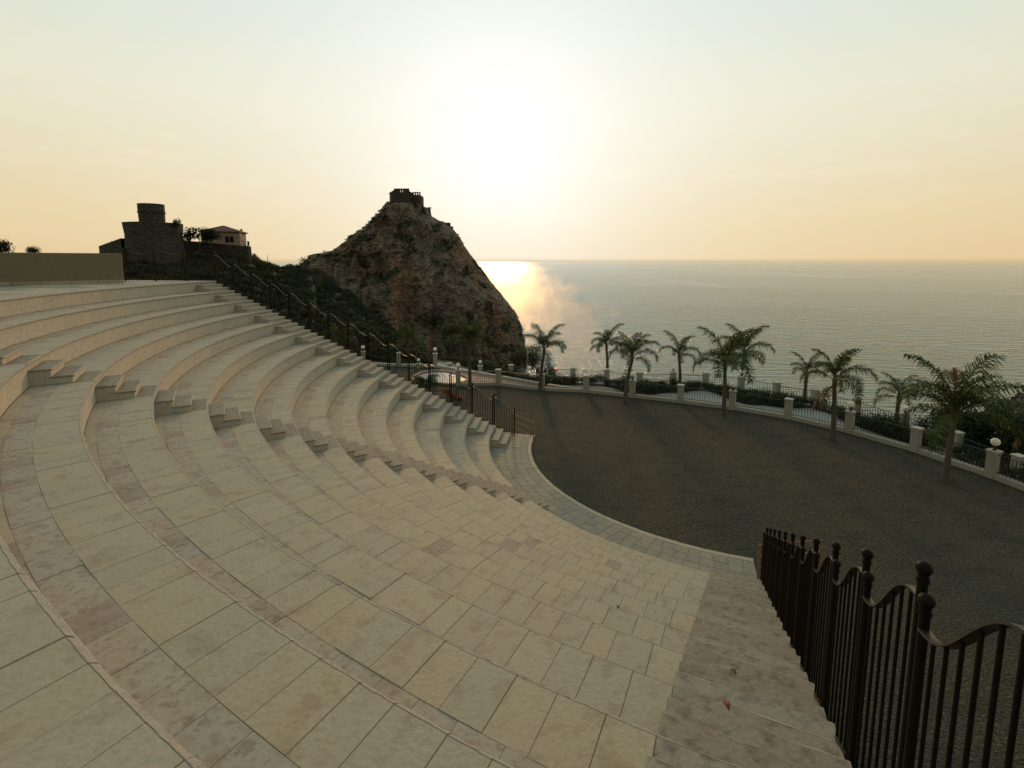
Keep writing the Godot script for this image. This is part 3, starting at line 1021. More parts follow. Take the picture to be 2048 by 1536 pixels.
func plaza() -> void:
	var g := Geo.new()
	var NS := 40
	for i in NS:
		for j in 8:
			var a := lerpf(-0.25, 1.0, float(i) / NS)
			var b := lerpf(-0.25, 1.0, float(i + 1) / NS)
			g.quad(on(-1.0 - j, a, 0.0, level(0) - 0.02), on(-1.0 - j, b, 0.0, level(0) - 0.02), on(-1.0 - j, b, 1.01, level(0) - 0.02), on(-1.0 - j, a, 1.01, level(0) - 0.02))
	var o := struct_("plaza", g.mesh(), M.grout, "flat paved plaza along the top of the amphitheatre")
	for j in 4:
		var k := -1.0 - j
		var L := arc(k)
		var e := split(0.30, 1.0, 0.70 * L, 0.9, 0.1)
		for i in e.size() - 1:
			var gp := 0.005 / L
			g = Geo.new()
			slab(g, on(k, e[i] + gp, 0.005, level(0)), on(k, e[i + 1] - gp, 0.005, level(0)), on(k, e[i + 1] - gp, 0.995, level(0)), on(k, e[i] + gp, 0.995, level(0)), 0.03, 0.004)
			put("paving_slab", g.mesh(), (M.seat + M.paver)[rng.randi() % 9], o)
	# rendered parapet wall with a stone plinth at the back of the plaza
	var P0 := at(246, 565.0, level(0))
	var P1 := at(-40, 571.5, level(0))
	var dir := (P1 - P0).normalized()
	var back := Vector3(-dir.z, 0, dir.x)
	if back.dot(P0) < 0: back = -back
	var len_ := P0.distance_to(P1) + 6.0
	var w := thing("parapet_wall", "plain sand-coloured rendered wall closing the plaza beside the iron fence", "wall", P0)
	var hgt := (away(246, 507, -P0.z).y - level(0))
	g = Geo.new()
	g.bbox(Vector3(0, 0, -0.5), Vector3(len_, hgt, 0.0), 0.03)
	var b := Basis(dir, Vector3.UP, dir.cross(Vector3.UP))
	put("wall", g.mesh(), M.parapet, w, Transform3D(b, Vector3.ZERO))
	for i in 14:
		g = Geo.new()
		g.bbox(Vector3(i * 0.9 + 0.01, 0.0, 0.0), Vector3(i * 0.9 + 0.895, 0.14, 0.07), 0.01)
		g.box(Vector3(i * 0.9 + 0.01, 0.0, -0.57), Vector3(i * 0.9 + 0.895, 0.14, -0.5))
		put("plinth_stone", g.mesh(), M.border[i % 6], w, Transform3D(b, Vector3.ZERO))

func orchestra() -> void:
	# gravel floor: one polygon out to the kerb
	var poly := PackedVector2Array()
	var edge := kerb_line()
	for p in edge: poly.append(Vector2(p.x, -p.z))
	for p in [Vector2(17.2, 8.0), Vector2(14.0, -1.0), Vector2(7.0, -4.0), Vector2(0.0, -3.0), Vector2(-6.0, 8.0), Vector2(-9.0, 20.0), Vector2(-7.0, 27.0)]: poly.append(p)
	var idx := Geometry2D.triangulate_polygon(poly)
	var g := Geo.new()
	for i in range(0, idx.size(), 3):
		var a := Vector3(poly[idx[i]].x, -0.04, -poly[idx[i]].y)
		var b := Vector3(poly[idx[i + 1]].x, -0.04, -poly[idx[i + 1]].y)
		var c := Vector3(poly[idx[i + 2]].x, -0.04, -poly[idx[i + 2]].y)
		if (b - a).cross(c - a).y > 0: g.tri(a, b, c)
		else: g.tri(a, c, b)
	struct_("gravel_ground", g.mesh(), M.gravel, "dark gravel floor of the orchestra inside the curved kerb")
	# loose stones and dry tufts
	var peb := Geo.new()
	peb.colored = true
	peb.tint = Color.WHITE
	peb.lathe([[0.0, -0.4], [0.8, -0.15], [1.0, 0.1], [0.6, 0.45], [0.0, 0.55]], 5)
	var mm := MultiMesh.new()
	mm.transform_format = MultiMesh.TRANSFORM_3D
	mm.use_colors = true
	mm.mesh = peb.mesh()
	var N := 40000
	mm.instance_count = N
	var c0 := centre(14.0)
	for i in N:
		var p := Vector2.ZERO
		for tries in 30:
			p = Vector2(rng.randf_range(-4.0, 17.3), rng.randf_range(4.0, 31.8))
			var outside := not Geometry2D.is_point_in_polygon(p, poly)
			var onp := p.distance_to(c0) > 8.2 and (p - c0).x < 0.55 * absf((p - c0).y) and p.y < 22.5
			if not outside and not onp: break
		var sc := rng.randf_range(0.008, 0.022) * (1.6 if rng.randf() < 0.06 else 1.0)
		mm.set_instance_transform(i, Transform3D(Basis(Vector3.UP, rng.randf() * TAU).scaled(Vector3(sc, sc * 0.7, sc * rng.randf_range(0.6, 1.3))), Vector3(p.x, -0.036, -p.y)))
		var s := rng.randf_range(0.25, 1.0) if rng.randf() < 0.75 else rng.randf_range(1.0, 1.9)
		mm.set_instance_color(i, Color(s, s * rng.randf_range(0.9, 1.0), s * rng.randf_range(0.75, 0.95)))
	var mi := MultiMeshInstance3D.new()
	mi.name = "loose_gravel"
	mi.multimesh = mm
	mi.material_override = M.pebble
	add_child(mi)
	tag(mi, "loose stones strewn over the orchestra gravel", "gravel", "", "stuff")
	# paved walk round the orchestra
	var inner := func(t: float) -> Vector2:
		var c := centre(14.0)
		var d := nosing(14.0, t) - c
		return c + d.normalized() * 8.0713
	var pos := func(t: float, s: float, y: float) -> Vector3:
		var p: Vector2 = (inner.call(t) as Vector2).lerp(nosing(14.0, t), s)
		return Vector3(p.x, y, -p.y)
	g = Geo.new()
	var t0 := -0.085
	var t1 := 1.03
	for i in 40:
		var a := lerpf(t0, t1, i / 40.0)
		var b := lerpf(t0, t1, (i + 1) / 40.0)
		g.quad(pos.call(a, 0.0, -0.014), pos.call(b, 0.0, -0.014), pos.call(b, 1.05, -0.014), pos.call(a, 1.05, -0.014))
		g.quad(pos.call(a, 0.0, -0.2), pos.call(b, 0.0, -0.2), pos.call(b, 0.0, -0.014), pos.call(a, 0.0, -0.014))
	var pv := struct_("orchestra_walk", g.mesh(), M.grout, "paved walk between the lowest tier and the gravel")
	var rings := [0.0, 0.09, 0.27, 0.45, 0.64, 0.83, 1.04]
	for r in rings.size() - 1:
		var L: float = 12.2
		var e := split(t0, t1, L, 0.31 if r > 0 else 0.6, 0.15)
		for i in e.size() - 1:
			var gp := 0.004 / L
			var dy := rng.randf_range(-0.003, 0.003)
			g = Geo.new()
			slab(g, pos.call(e[i] + gp, rings[r] + 0.0025, dy), pos.call(e[i + 1] - gp, rings[r] + 0.0025, dy), pos.call(e[i + 1] - gp, rings[r + 1] - 0.0025, dy), pos.call(e[i] + gp, rings[r + 1] - 0.0025, dy), 0.03, 0.003)
			put("paving_slab" if r > 0 else "edging_stone", g.mesh(), M.paver[rng.randi() % 4] if r > 0 else M.seat[rng.randi() % 5], pv)

# ------------------------------------------------------------------ wavy iron fences
func fence_parts(o: Node3D, run: float, drop: float, tall: float, knob: float, bars: int) -> void:
	# x runs downhill; the upper post stands at x = 0 and height 0, the lower at x = run and -drop
	var pr := knob * 0.64
	var x0 := pr + 0.012
	var x1 := run - pr - 0.012
	for e in [[x0, 0.0, tall + 0.05], [x1, -drop, tall - 0.06]]:
		var g := Geo.new()
		g.tube([Vector3(e[0], e[1] - 0.30, 0), Vector3(e[0], e[1] + e[2], 0)], [pr, pr], 12)
		g.tube([Vector3(e[0], e[1] + e[2] - 0.035, 0), Vector3(e[0], e[1] + e[2] - 0.02, 0)], [pr * 1.25, pr * 1.25], 12)
		var post := put("post", g.mesh(), M.iron, o)
		g = Geo.new()
		g.lathe(ball(knob, 18), 18)
		put("finial", g.mesh(), M.iron, post, Transform3D(Basis.IDENTITY, Vector3(e[0], e[1] + e[2] + knob * 0.8, 0)))
	var ya := tall - 0.06
	var yb := -drop + tall - 0.17
	var amp := 0.058
	var top := func(f: float) -> float: return lerpf(ya, yb, f) + amp * sin(TAU * f)
	var g := Geo.new()
	var N := 22
	for i in N:
		var f0 := float(i) / N
		var f1 := float(i + 1) / N
		var p := Vector3(lerpf(x0, x1, f0), top.call(f0), 0)
		var q := Vector3(lerpf(x0, x1, f1), top.call(f1), 0)
		var w := Vector3(0, 0, 0.021)
		var h := Vector3(0, 0.010, 0)
		g.quad(p + w, q + w, q + w + h, p + w + h)
		g.quad(q - w, p - w, p - w + h, q - w + h)
		g.quad(p + w + h, q + w + h, q - w + h, p - w + h)
		g.quad(p - w, q - w, q + w, p + w)
	put("top_rail", g.mesh(), M.rail_iron, o)
	g = Geo.new()
	g.tube([Vector3(x0, -0.09, 0), Vector3(x1, -drop - 0.09, 0)], [0.014, 0.014], 8)
	put("bottom_rail", g.mesh(), M.iron, o)
	for i in bars:
		var f := (i + 1.0) / (bars + 1.0)
		var x := lerpf(x0, x1, f)
		g = Geo.new()
		g.tube([Vector3(x, -drop * f - 0.10, 0), Vector3(x, (top.call(f) as float) + 0.002, 0)], [0.0088, 0.0088], 8)
		put("bar", g.mesh(), M.iron, o)

func fence_place(o: Node3D, a: Vector3, b: Vector3) -> void:       # a uphill, b downhill, both on the ground
	var d := Vector3(b.x - a.x, 0, b.z - a.z).normalized()
	o.transform = Transform3D(Basis(d, Vector3.UP, d.cross(Vector3.UP)), a)

func near_post(k: float) -> Vector3:
	var p := near_end(k)
	var d := (near_end(15.0) - near_end(0.0)).normalized()
	p += Vector2(d.y, -d.x) * (NEAR_W + 0.06)
	return Vector3(p.x, level(k), -p.y)

func far_post(k: float) -> Vector3:
	var p := far_end(k)
	var d := (far_end(15.0) - far_end(0.0)).normalized()
	p += Vector2(-d.y, d.x) * 0.10
	return Vector3(p.x, level(k), -p.y)

func stair_fences() -> void:
	var run := Vector2(0.3814, 0.8599).length()
	var proto := thing("stair_fence_panel", "black iron fence panel with ball finials stepping down beside the near brown stairs", "fence panel", Vector3.ZERO, 0.0, "iron panels beside the near stairs")
	fence_parts(proto, run, H, 1.24, 0.032, 6)
	for k in range(0, 15):
		var o: Node3D = proto if k == 0 else copy(proto, Vector3.ZERO, 0)
		fence_place(o, near_post(k - 0.27), near_post(k + 0.73))
		o.set_meta("label", "black iron fence panel beside the near brown stairs, %s up from the rusty barrier" % NTH[14 - k])
	run = Vector2(0.9734, 0.2051).length()
	proto = thing("far_fence_panel", "dark iron fence panel with wavy rail stepping down the far pale stairs", "fence panel", Vector3.ZERO, 0.0, "iron panels beside the far stairs")
	fence_parts(proto, run, H, 1.22, 0.040, 7)
	for k in range(0, 15):
		var o: Node3D = proto if k == 0 else copy(proto, Vector3.ZERO, 0)
		fence_place(o, far_post(k - 0.15), far_post(k + 0.85))
		o.set_meta("label", "dark wavy-railed iron fence panel on the far stairs, %s down from the plaza" % NTH[k])
	# level panels across the plaza's end
	var A := far_post(-0.15)
	A.y = level(0)
	var W := at(250, 563.5, level(0))
	var n := 3
	proto = thing("plaza_fence_panel", "dark level iron fence panel between parapet wall and far stairs", "fence panel", Vector3.ZERO, 0.0, "level iron panels on the plaza")
	fence_parts(proto, A.distance_to(W) / n, 0.0, 1.42, 0.040, 10)
	for i in n:
		var o: Node3D = proto if i == 0 else copy(proto, Vector3.ZERO, 0)
		fence_place(o, W.lerp(A, float(i) / n), W.lerp(A, float(i + 1) / n))
		o.set_meta("label", "dark level iron fence panel on the plaza, %s from the parapet wall" % NTH[i])
	# rusty tubular barriers at both ends of the orchestra walk
	for e in [[at(1515, 1162, 0), at(1640, 1152, 0), "rusty tubular barrier behind the foot of the near iron fence"], [at(1025, 868, 0), at(1069, 890, 0), "rusty tubular barrier at the foot of the far stairs"]]:
		var a: Vector3 = e[0]
		var b: Vector3 = e[1]
		if a.distance_to(b) > 1.6: b = a + (b - a).normalized() * 1.6
		var o := thing("tube_barrier", e[2], "barrier", a)
		var d := b - a
		for p in [Vector3.ZERO, d]:
			var g := Geo.new()
			g.tube([p + Vector3.DOWN * 0.1, p + Vector3.UP * 0.95], [0.022, 0.022], 8)
			put("post", g.mesh(), M.rust, o)
		for h in [0.94, 0.64, 0.34]:
			var g := Geo.new()
			g.tube([Vector3.UP * h, d + Vector3.UP * h], [0.016, 0.016], 8)
			put("rail", g.mesh(), M.rust, o)

# ------------------------------------------------------------------ seaside terrace
var PIL := [[916.6, 770.7, 1], [996.6, 769.0, 0], [1083.6, 779.5, 1], [1172.0, 783.0, 0], [1264.0, 793.0, 1], [1360.5, 804.0, 0], [1464.0, 817.0, 1], [1575.6, 835.6, 0], [1697.7, 863.4, 1], [1830.0, 901.0, 0], [1982.6, 952.5, 1]]
var SEAP := [[1022, 731, 0], [1083, 733, 0], [1146, 737, 0], [1213.5, 740, 0], [1280, 746, 0], [1346.6, 745.5, 1], [1412, 747, 0], [1483, 754, 1], [1554, 766, 0], [1631, 780, 0], [1714, 799, 0], [1810, 829, 1], [1915, 866, 0]]

func kerb_line() -> Array:
	var a := []
	for p in PIL: a.append(at(p[0], p[1], 0.0))
	a.append(a[-1] + (a[-1] - a[-2]) * 1.0 + Vector3(-0.35, 0, 0))
	a.append(a[-1] + (a[-1] - a[-2]) * 1.0 + Vector3(-0.35, 0, 0))
	return a

func sea_line() -> Array:
	var a := []
	for p in SEAP:
		var q := at(p[0], p[1], TERR + 0.92)
		q.y = TERR
		a.append(q)
	a.append(a[-1] + (a[-1] - a[-2]) + Vector3(-0.2, 0, 0))
	a.append(a[-1] + (a[-1] - a[-2]) + Vector3(-0.3, 0, 0))
	return a

func smooth_line(a: Array, n: int) -> Array:
	var c := Curve3D.new()
	for i in a.size():
		var tan: Vector3 = (a[mini(i + 1, a.size() - 1)] - a[maxi(i - 1, 0)]) / 6.0
		c.add_point(a[i], -tan, tan)
	var out := []
	var L := c.get_baked_length()
	for i in n + 1: out.append(c.sample_baked(L * i / n, true))
	return out

func strip(g: Geo, a: Array, b: Array) -> void:
	for i in mini(a.size(), b.size()) - 1:
		if ((a[i + 1] - a[i]) as Vector3).cross(b[i] - a[i]).y > 0: g.quad(a[i], a[i + 1], b[i + 1], b[i])
		else: g.quad(b[i], b[i + 1], a[i + 1], a[i])

func terrace() -> void:
	var K := kerb_line()
	var S := sea_line()
	var left := [at(798, 731, 0.0), at(870.6, 732.6, 0.0), at(999.5, 754.6, 0.0), at(1090, 771.0, 0.0)]
	# inner boundary of the lower terrace: diagonal kerb, then the front kerb
	var inner: Array = [left[1], left[2], left[3]] + K.slice(3)
	var n := 90
	var I := smooth_line(inner, n)
	var O := smooth_line([at(868, 724, TERR) + Vector3(0, 0, -1.0), at(940, 726, TERR)] + S, n)
	var lower := func(a: Array, y: float, off := 0.0) -> Array:
		var r := []
		for p in a: r.append(Vector3(p.x, y, p.z))
		return r
	var g := Geo.new()
	strip(g, lower.call(I, TERR - 0.03), lower.call(O, TERR - 0.03))
	# cliff below the terrace edge
	for i in n:
		var p: Vector3 = O[i]
		var q: Vector3 = O[i + 1]
		var o := Vector3(p.x * 0.35, 0, p.z * 0.35)
		g.quad(Vector3(p.x, SEA - 1, p.z) + o, Vector3(q.x, SEA - 1, q.z) + Vector3(q.x * 0.35, 0, q.z * 0.35), Vector3(q.x, TERR - 0.03, q.z), Vector3(p.x, TERR - 0.03, p.z))
	struct_("terrace_soil", g.mesh(), M.soil, "planted earth of the lower terrace above the sea")
	# the pale walk with wavy edges
	g = Geo.new()
	var a := []
	var b := []
	var run := 0.0
	for i in n + 1:
		if i: run += I[i].distance_to(I[i - 1])
		var dir: Vector3 = O[i] - I[i]
		dir.y = 0
		var wdt := dir.length()
		var f := 0.66 + 0.17 * sin(run * 1.05 + 0.4) + 0.05 * sin(run * 2.3)
		a.append(Vector3(I[i].x, TERR, I[i].z) + dir.normalized() * 0.1)
		b.append(Vector3(I[i].x, TERR, I[i].z) + dir * f)
	strip(g, a, b)
	struct_("terrace_walk", g.mesh(), M.path, "pale concrete walk with wavy edge behind the railing")
	walk_edge = b
	sea_edge = O
	# garden beside the pool
	g = Geo.new()
	strip(g, [at(640, 728, 0.0), at(740, 727, 0.0), left[0], left[1], left[2], left[3]], [at(640, 790, 0.0), at(760, 790, 0.0), at(830, 790, 0.0), K[0], K[1], K[2]])
	for p in range(g.v.size()): g.v[p].y = -0.06
	struct_("garden_ground", g.mesh(), M.soil, "dark garden earth beside the swimming pool")
	g = Geo.new()
	strip(g, smooth_line([at(905, 765, 0.0), at(960, 764.5, 0.0), at(1035, 768, 0.0), at(1100, 778, 0.0)], 16), smooth_line([at(880, 737.5, 0.0), at(960, 749, 0.0), at(1030, 761.5, 0.0), at(1096, 773.5, 0.0)], 16))
	for p in range(g.v.size()): g.v[p].y = -0.02
	struct_("red_path", g.mesh(), M.pink_path, "reddish path between the two white kerbs near the pool")
	# pool: coping and water
	var rim := [at(822, 757, 0.0), at(835, 747, 0.0), at(862, 741, 0.0), at(890, 741.5, 0.0), at(918, 747, 0.0), at(940, 757, 0.0), at(930, 765, 0.0), at(900, 769, 0.0), at(866, 766, 0.0), at(838, 766, 0.0)]
	var loop := []
	var cen := Vector3.ZERO
	for p in rim: cen += p / rim.size()
	for i in rim.size():
		for j in 4:
			var q0: Vector3 = rim[i]
			loop.append(q0.cubic_interpolate(rim[(i + 1) % rim.size()], rim[(i + rim.size() - 1) % rim.size()], rim[(i + 2) % rim.size()], j / 4.0))
	var pool := thing("swimming_pool", "free-form swimming pool with pale coping behind the far iron fence", "pool", cen)
	g = Geo.new()
	var w := Geo.new()
	for i in loop.size():
		var p: Vector3 = loop[i] - cen
		var q: Vector3 = loop[(i + 1) % loop.size()] - cen
		var p2 := p * 0.88
		var q2 := q * 0.88
		var u := Vector3.UP * 0.05
		g.quad(q2 + u, p2 + u, p + u, q + u)
		g.quad(p - u * 2, q - u * 2, q + u, p + u)
		g.quad(q2 - u * 3, p2 - u * 3, p2 + u, q2 + u)
		w.tri(q2 * 1.0 - u * 0.4, p2 * 1.0 - u * 0.4, Vector3.DOWN * 0.02)
	for part in [[g, "coping", M.pink_path], [w, "water", M.pool]]:
		var gg: Geo = part[0]
		for i in range(0, gg.n.size(), 3):
			if gg.n[i].y < -0.5:
				for j in 3: gg.n[i + j] = -gg.n[i + j]
				var tmp := gg.v[i + 1]
				gg.v[i + 1] = gg.v[i + 2]
				gg.v[i + 2] = tmp
		put(part[1], gg.mesh(), part[2], pool)

var walk_edge := []
var sea_edge := []

func kerb_mesh(a: Vector3, b: Vector3, lo: float, hi: float, w: float) -> Geo:
	var g := Geo.new()
	var d := (b - a).normalized()
	var s := Vector3(-d.z, 0, d.x) * w * 0.5
	var f := func(p: Vector3, sgn: float, y: float, inset: float) -> Vector3: return p + s * sgn * (1.0 - inset) + Vector3.UP * y
	for sg in [-1.0, 1.0]:
		var p0: Vector3 = f.call(a, sg, lo, 0.0)
		var p1: Vector3 = f.call(b, sg, lo, 0.0)
		var p2: Vector3 = f.call(b, sg, hi - 0.015, 0.0)
		var p3: Vector3 = f.call(a, sg, hi - 0.015, 0.0)
		var p4: Vector3 = f.call(b, sg, hi, 0.12)
		var p5: Vector3 = f.call(a, sg, hi, 0.12)
		if sg < 0: g.quad(p0, p1, p2, p3); g.quad(p3, p2, p4, p5)
		else: g.quad(p1, p0, p3, p2); g.quad(p2, p3, p5, p4)
	g.quad(f.call(a, -1.0, hi, 0.12), f.call(b, -1.0, hi, 0.12), f.call(b, 1.0, hi, 0.12), f.call(a, 1.0, hi, 0.12))
	g.quad(f.call(b, -1.0, lo, 0.0), f.call(b, 1.0, lo, 0.0), f.call(b, 1.0, hi, 0.0), f.call(b, -1.0, hi, 0.0))
	g.quad(f.call(a, 1.0, lo, 0.0), f.call(a, -1.0, lo, 0.0), f.call(a, -1.0, hi, 0.0), f.call(a, 1.0, hi, 0.0))
	return g

func pillar_mesh() -> Array:
	var g := Geo.new()
	g.bbox(Vector3(-0.15, -0.12, -0.15), Vector3(0.15, 0.93, 0.15), 0.008)
	var c := Geo.new()
	c.bbox(Vector3(-0.18, 0.925, -0.18), Vector3(0.18, 0.985, 0.18), 0.012)
	return [g.mesh(), c.mesh()]

func make_lamp(called: String, label: String, where: Vector3, group: String, sc := 1.0) -> void:
	var o := thing(called, label, "lamp", where, 0.0, group)
	var g := Geo.new()
	g.lathe([[0.0, 0.0], [0.085, 0.0], [0.085, 0.02], [0.05, 0.035], [0.042, 0.13], [0.07, 0.145], [0.07, 0.175], [0.0, 0.176]], 14)
	put("stem", g.mesh(), M.black, o)
	g = Geo.new()
	g.lathe(ball(0.14, 20), 20)
	put("globe", g.mesh(), M.globe, o, Transform3D(Basis.IDENTITY, Vector3(0, 0.30, 0)))
	o.scale = Vector3.ONE * sc

func railing_panel(called: String, label: String, group: String, a: Vector3, b: Vector3, base: float, tall: float, step: float) -> void:
	var o := thing(called, label, "railing", a, 0.0, group)
	var d := b - a
	d.y = 0
	var L := d.length()
	var x := d / L
	o.transform = Transform3D(Basis(x, Vector3.UP, x.cross(Vector3.UP)), a)
	for h in [base + 0.06, tall]:
		var g := Geo.new()
		g.box(Vector3(0.15, h, -0.012), Vector3(L - 0.15, h + 0.025, 0.012))
		put("rail", g.mesh(), M.thin_iron, o)
	var n := int((L - 0.34) / step)
	var bar := Geo.new()
	bar.box(Vector3(-0.008, base, -0.008), Vector3(0.008, tall, 0.008))
	var bm := bar.mesh()
	for i in n:
		put("bar", bm, M.thin_iron, o, Transform3D(Basis.IDENTITY, Vector3(0.17 + (L - 0.34) * (i + 0.5) / n, 0, 0)))

func railings() -> void:
	var K := kerb_line()
	var pm := pillar_mesh()
	var names := ["beside the swimming pool", "at the bend of the red path", "behind the palm by the glitter on the water"]
	for i in K.size():
		var p: Vector3 = K[i]
		var has: bool = i < PIL.size() and PIL[i][2] == 1
		var o := thing("kerb_pillar", "%s cream kerb pillar along the gravel from the swimming pool, %s" % [NTH[i], "carrying a globe lamp" if has else "its cap bare"], "pillar", p, 0.0, "pillars along the gravel kerb")
		var nb: Vector3 = K[mini(i + 1, K.size() - 1)] - K[maxi(i - 1, 0)]
		o.rotation.y = atan2(-nb.z, nb.x)
		put("shaft", pm[0], M.plaster, o)
		put("cap", pm[1], M.cap, o)
		if has: make_lamp("globe_lamp", "white globe lamp on the %s kerb pillar from the swimming pool" % NTH[i], p + Vector3.UP * 0.984, "globe lamps on the gravel kerb")
		if i < K.size() - 1:
			var q: Vector3 = K[i + 1]
			var d := (q - p).normalized()
			var kb := put("kerb_wall", kerb_mesh(p + d * 0.175, q - d * 0.175, -0.9, 0.15, 0.24).mesh(), M.plaster)
			tag(kb, "low cream kerb wall from the %s to the %s gravel pillar from the pool" % [NTH[i], NTH[i + 1]], "kerb", "kerb walls round the gravel")
			railing_panel("kerb_railing", "thin black barred railing from the %s to the %s gravel pillar from the pool" % [NTH[i], NTH[i + 1]], "railings on the gravel kerb", p, q, 0.15, 0.84, 0.125)
	# kerb of the pool garden: from the far pillars down to the gravel kerb
	var G := [at(640, 727, 0.0), at(727, 728, 0.0), at(798, 731, 0.0), at(870.6, 732.6, 0.0), at(999.5, 754.6, 0.0), at(1090, 771.0, 0.0), K[3]]
	for i in G.size() - 1:
		var d: Vector3 = (G[i + 1] - G[i]).normalized()
		var kb := put("garden_kerb", kerb_mesh(G[i] + d * 0.2, G[i + 1] - d * (0.2 if i < 5 else 0.4), -0.9, 0.13, 0.26).mesh(), M.cap)
		tag(kb, "white-topped low garden kerb past the swimming pool, %s length towards the gravel" % NTH[i], "kerb", "white kerbs of the pool garden")
	for i in [1, 2, 3]:
		var o := thing("garden_pillar", ["", "cream garden pillar with lamp seen through the far fence", "bare cream garden pillar between two lamp pillars", "cream garden pillar with lamp where the white kerb bends"][i], "pillar", G[i], 0.2, "pillars of the pool garden")
		put("shaft", pm[0], M.plaster, o)
		put("cap", pm[1], M.cap, o)
		if i != 2: make_lamp("garden_lamp", "white globe lamp seen through the far fence in the pool garden" if i == 1 else "white globe lamp where the white garden kerb bends", G[i] + Vector3.UP * 0.984, "globe lamps of the pool garden")
	# the outer row above the sea
	var S := sea_line()
	for px in [[837, 729, 1], [899, 728, 0], [960.5, 733, 1]]:
		var q := at(px[0], px[1], TERR + 0.6)
		q.y = TERR - 0.3
		sea_pillar(q, px[2] == 1, pm, -1, int(px[0]))
	for i in S.size():
		sea_pillar(S[i], i < SEAP.size() and SEAP[i][2] == 1, pm, i, 0)
		if i < S.size() - 1: railing_panel("sea_railing", "thin dark railing above the sea, %s stretch from the big round bush" % NTH[i], "railings above the sea", S[i], S[i + 1], 0.03, 0.80, 0.14)

func sea_pillar(p: Vector3, lamp: bool, pm: Array, i: int, u: int) -> void:
	var which: String = "%s from the big round bush" % NTH[i] if i >= 0 else {837: "behind the pool beside the far fence", 899: "behind the bend of the white kerb", 960: "behind the palm at the crag's foot"}[u]
	var o := thing("sea_pillar", "outer pillar above the sea %s, %s" % ["with a globe lamp" if lamp else "with a bare cap", which], "pillar", p, 0.1, "pillars of the outer railing")
	put("shaft", pm[0], M.plaster, o)
	put("cap", pm[1], M.cap, o)
	if lamp: make_lamp("sea_lamp", "small white globe lamp on the outer pillar %s" % which, p + Vector3.UP * 0.984, "globe lamps on the outer railing", 0.85)

# ------------------------------------------------------------------ plants
func leaf_cloud(seed_: int, count: int, size: float, dark: Color, light: Color, flat := 1.0) -> ArrayMesh:
	var r := RandomNumberGenerator.new()
	r.seed = seed_
	var lobes := []
	for i in 9:
		var a := r.randf() * TAU
		var e := r.randf_range(-0.2, 1.0)
		lobes.append([Vector3(cos(a) * cos(e) * 0.55, 0.45 + sin(e) * 0.42 * flat, sin(a) * cos(e) * 0.55), r.randf_range(0.28, 0.5)])
	var g := Geo.new()
	g.colored = true
	for i in count:
		var l: Array = lobes[r.randi() % lobes.size()]
		var d := Vector3(r.randfn(), r.randfn(), r.randfn()).normalized()
		var p: Vector3 = l[0] + d * l[1] * pow(r.randf(), 0.4)
		if p.y < 0.0: p.y = r.randf() * 0.25
		var x := Vector3(r.randfn(), r.randfn() + 0.3, r.randfn()).normalized()
		var y := x.cross(d + Vector3(0.01, 0.2, 0.0)).normalized()
		var s := size * r.randf_range(0.6, 1.4)
		g.tint = dark.lerp(light, r.randf())
		g.quad(p - x * s, p - y * s * 0.42, p + x * s, p + y * s * 0.42)
	return g.mesh()

func frond_mesh(seed_: int, len_: float, start: float, bend: float, dry := false) -> ArrayMesh:
	var r := RandomNumberGenerator.new()
	r.seed = seed_
	var g := Geo.new()
	g.colored = true
	var pts := []
	var N := 30
	var p := Vector3.ZERO
	var ang := start
	for i in N + 1:
		pts.append(p)
		p += Vector3(cos(ang), sin(ang), 0) * len_ / N
		ang -= bend / N * (0.4 + 1.2 * i / N)
	g.tint = Color(0.10, 0.085, 0.03) if not dry else Color(0.16, 0.10, 0.05)
	var rad := []
	for i in N + 1: rad.append(lerpf(0.022, 0.004, float(i) / N))
	g.tube(pts, rad, 4, false)
	for i in range(4, N + 1):
		for h in 2:
			var f := float(i) / N + (h * 0.5) / N
			if f > 1.0: continue
			var b: Vector3 = pts[i]
			if h and i < N: b = b.lerp(pts[i + 1], 0.5)
			var fw: Vector3 = (pts[mini(i + 1, N)] - pts[i - 1]).normalized()
			for sd in [-1.0, 1.0]:
				var ln: float = len_ * 0.31 * (0.35 + 0.65 * sin(PI * clampf(0.12 + f * 0.86, 0, 1))) * r.randf_range(0.75, 1.15)
				var up: float = r.randf_range(-0.9, 1.1)
				var side := Vector3(0, 0, sd)
				var dir := (side * 0.75 + fw * r.randf_range(0.45, 0.85) + Vector3.UP * up * 0.5).normalized()
				var m := b + dir * ln * 0.5
				var e := m + (dir * 0.6 + Vector3.DOWN * r.randf_range(0.4, 1.0)).normalized() * ln * 0.5
				var w := fw * 0.017
				g.tint = Color(0.038, 0.052, 0.014).lerp(Color(0.11, 0.12, 0.032), r.randf()) if not dry else Color(0.13, 0.08, 0.035).lerp(Color(0.20, 0.13, 0.06), r.randf())
				g.quad(b - w, b + w, m + w * 0.9, m - w * 0.9)
				g.tri(m - w * 0.9, m + w * 0.9, e)
	return g.mesh()

var fronds := []
var dry_frond: ArrayMesh

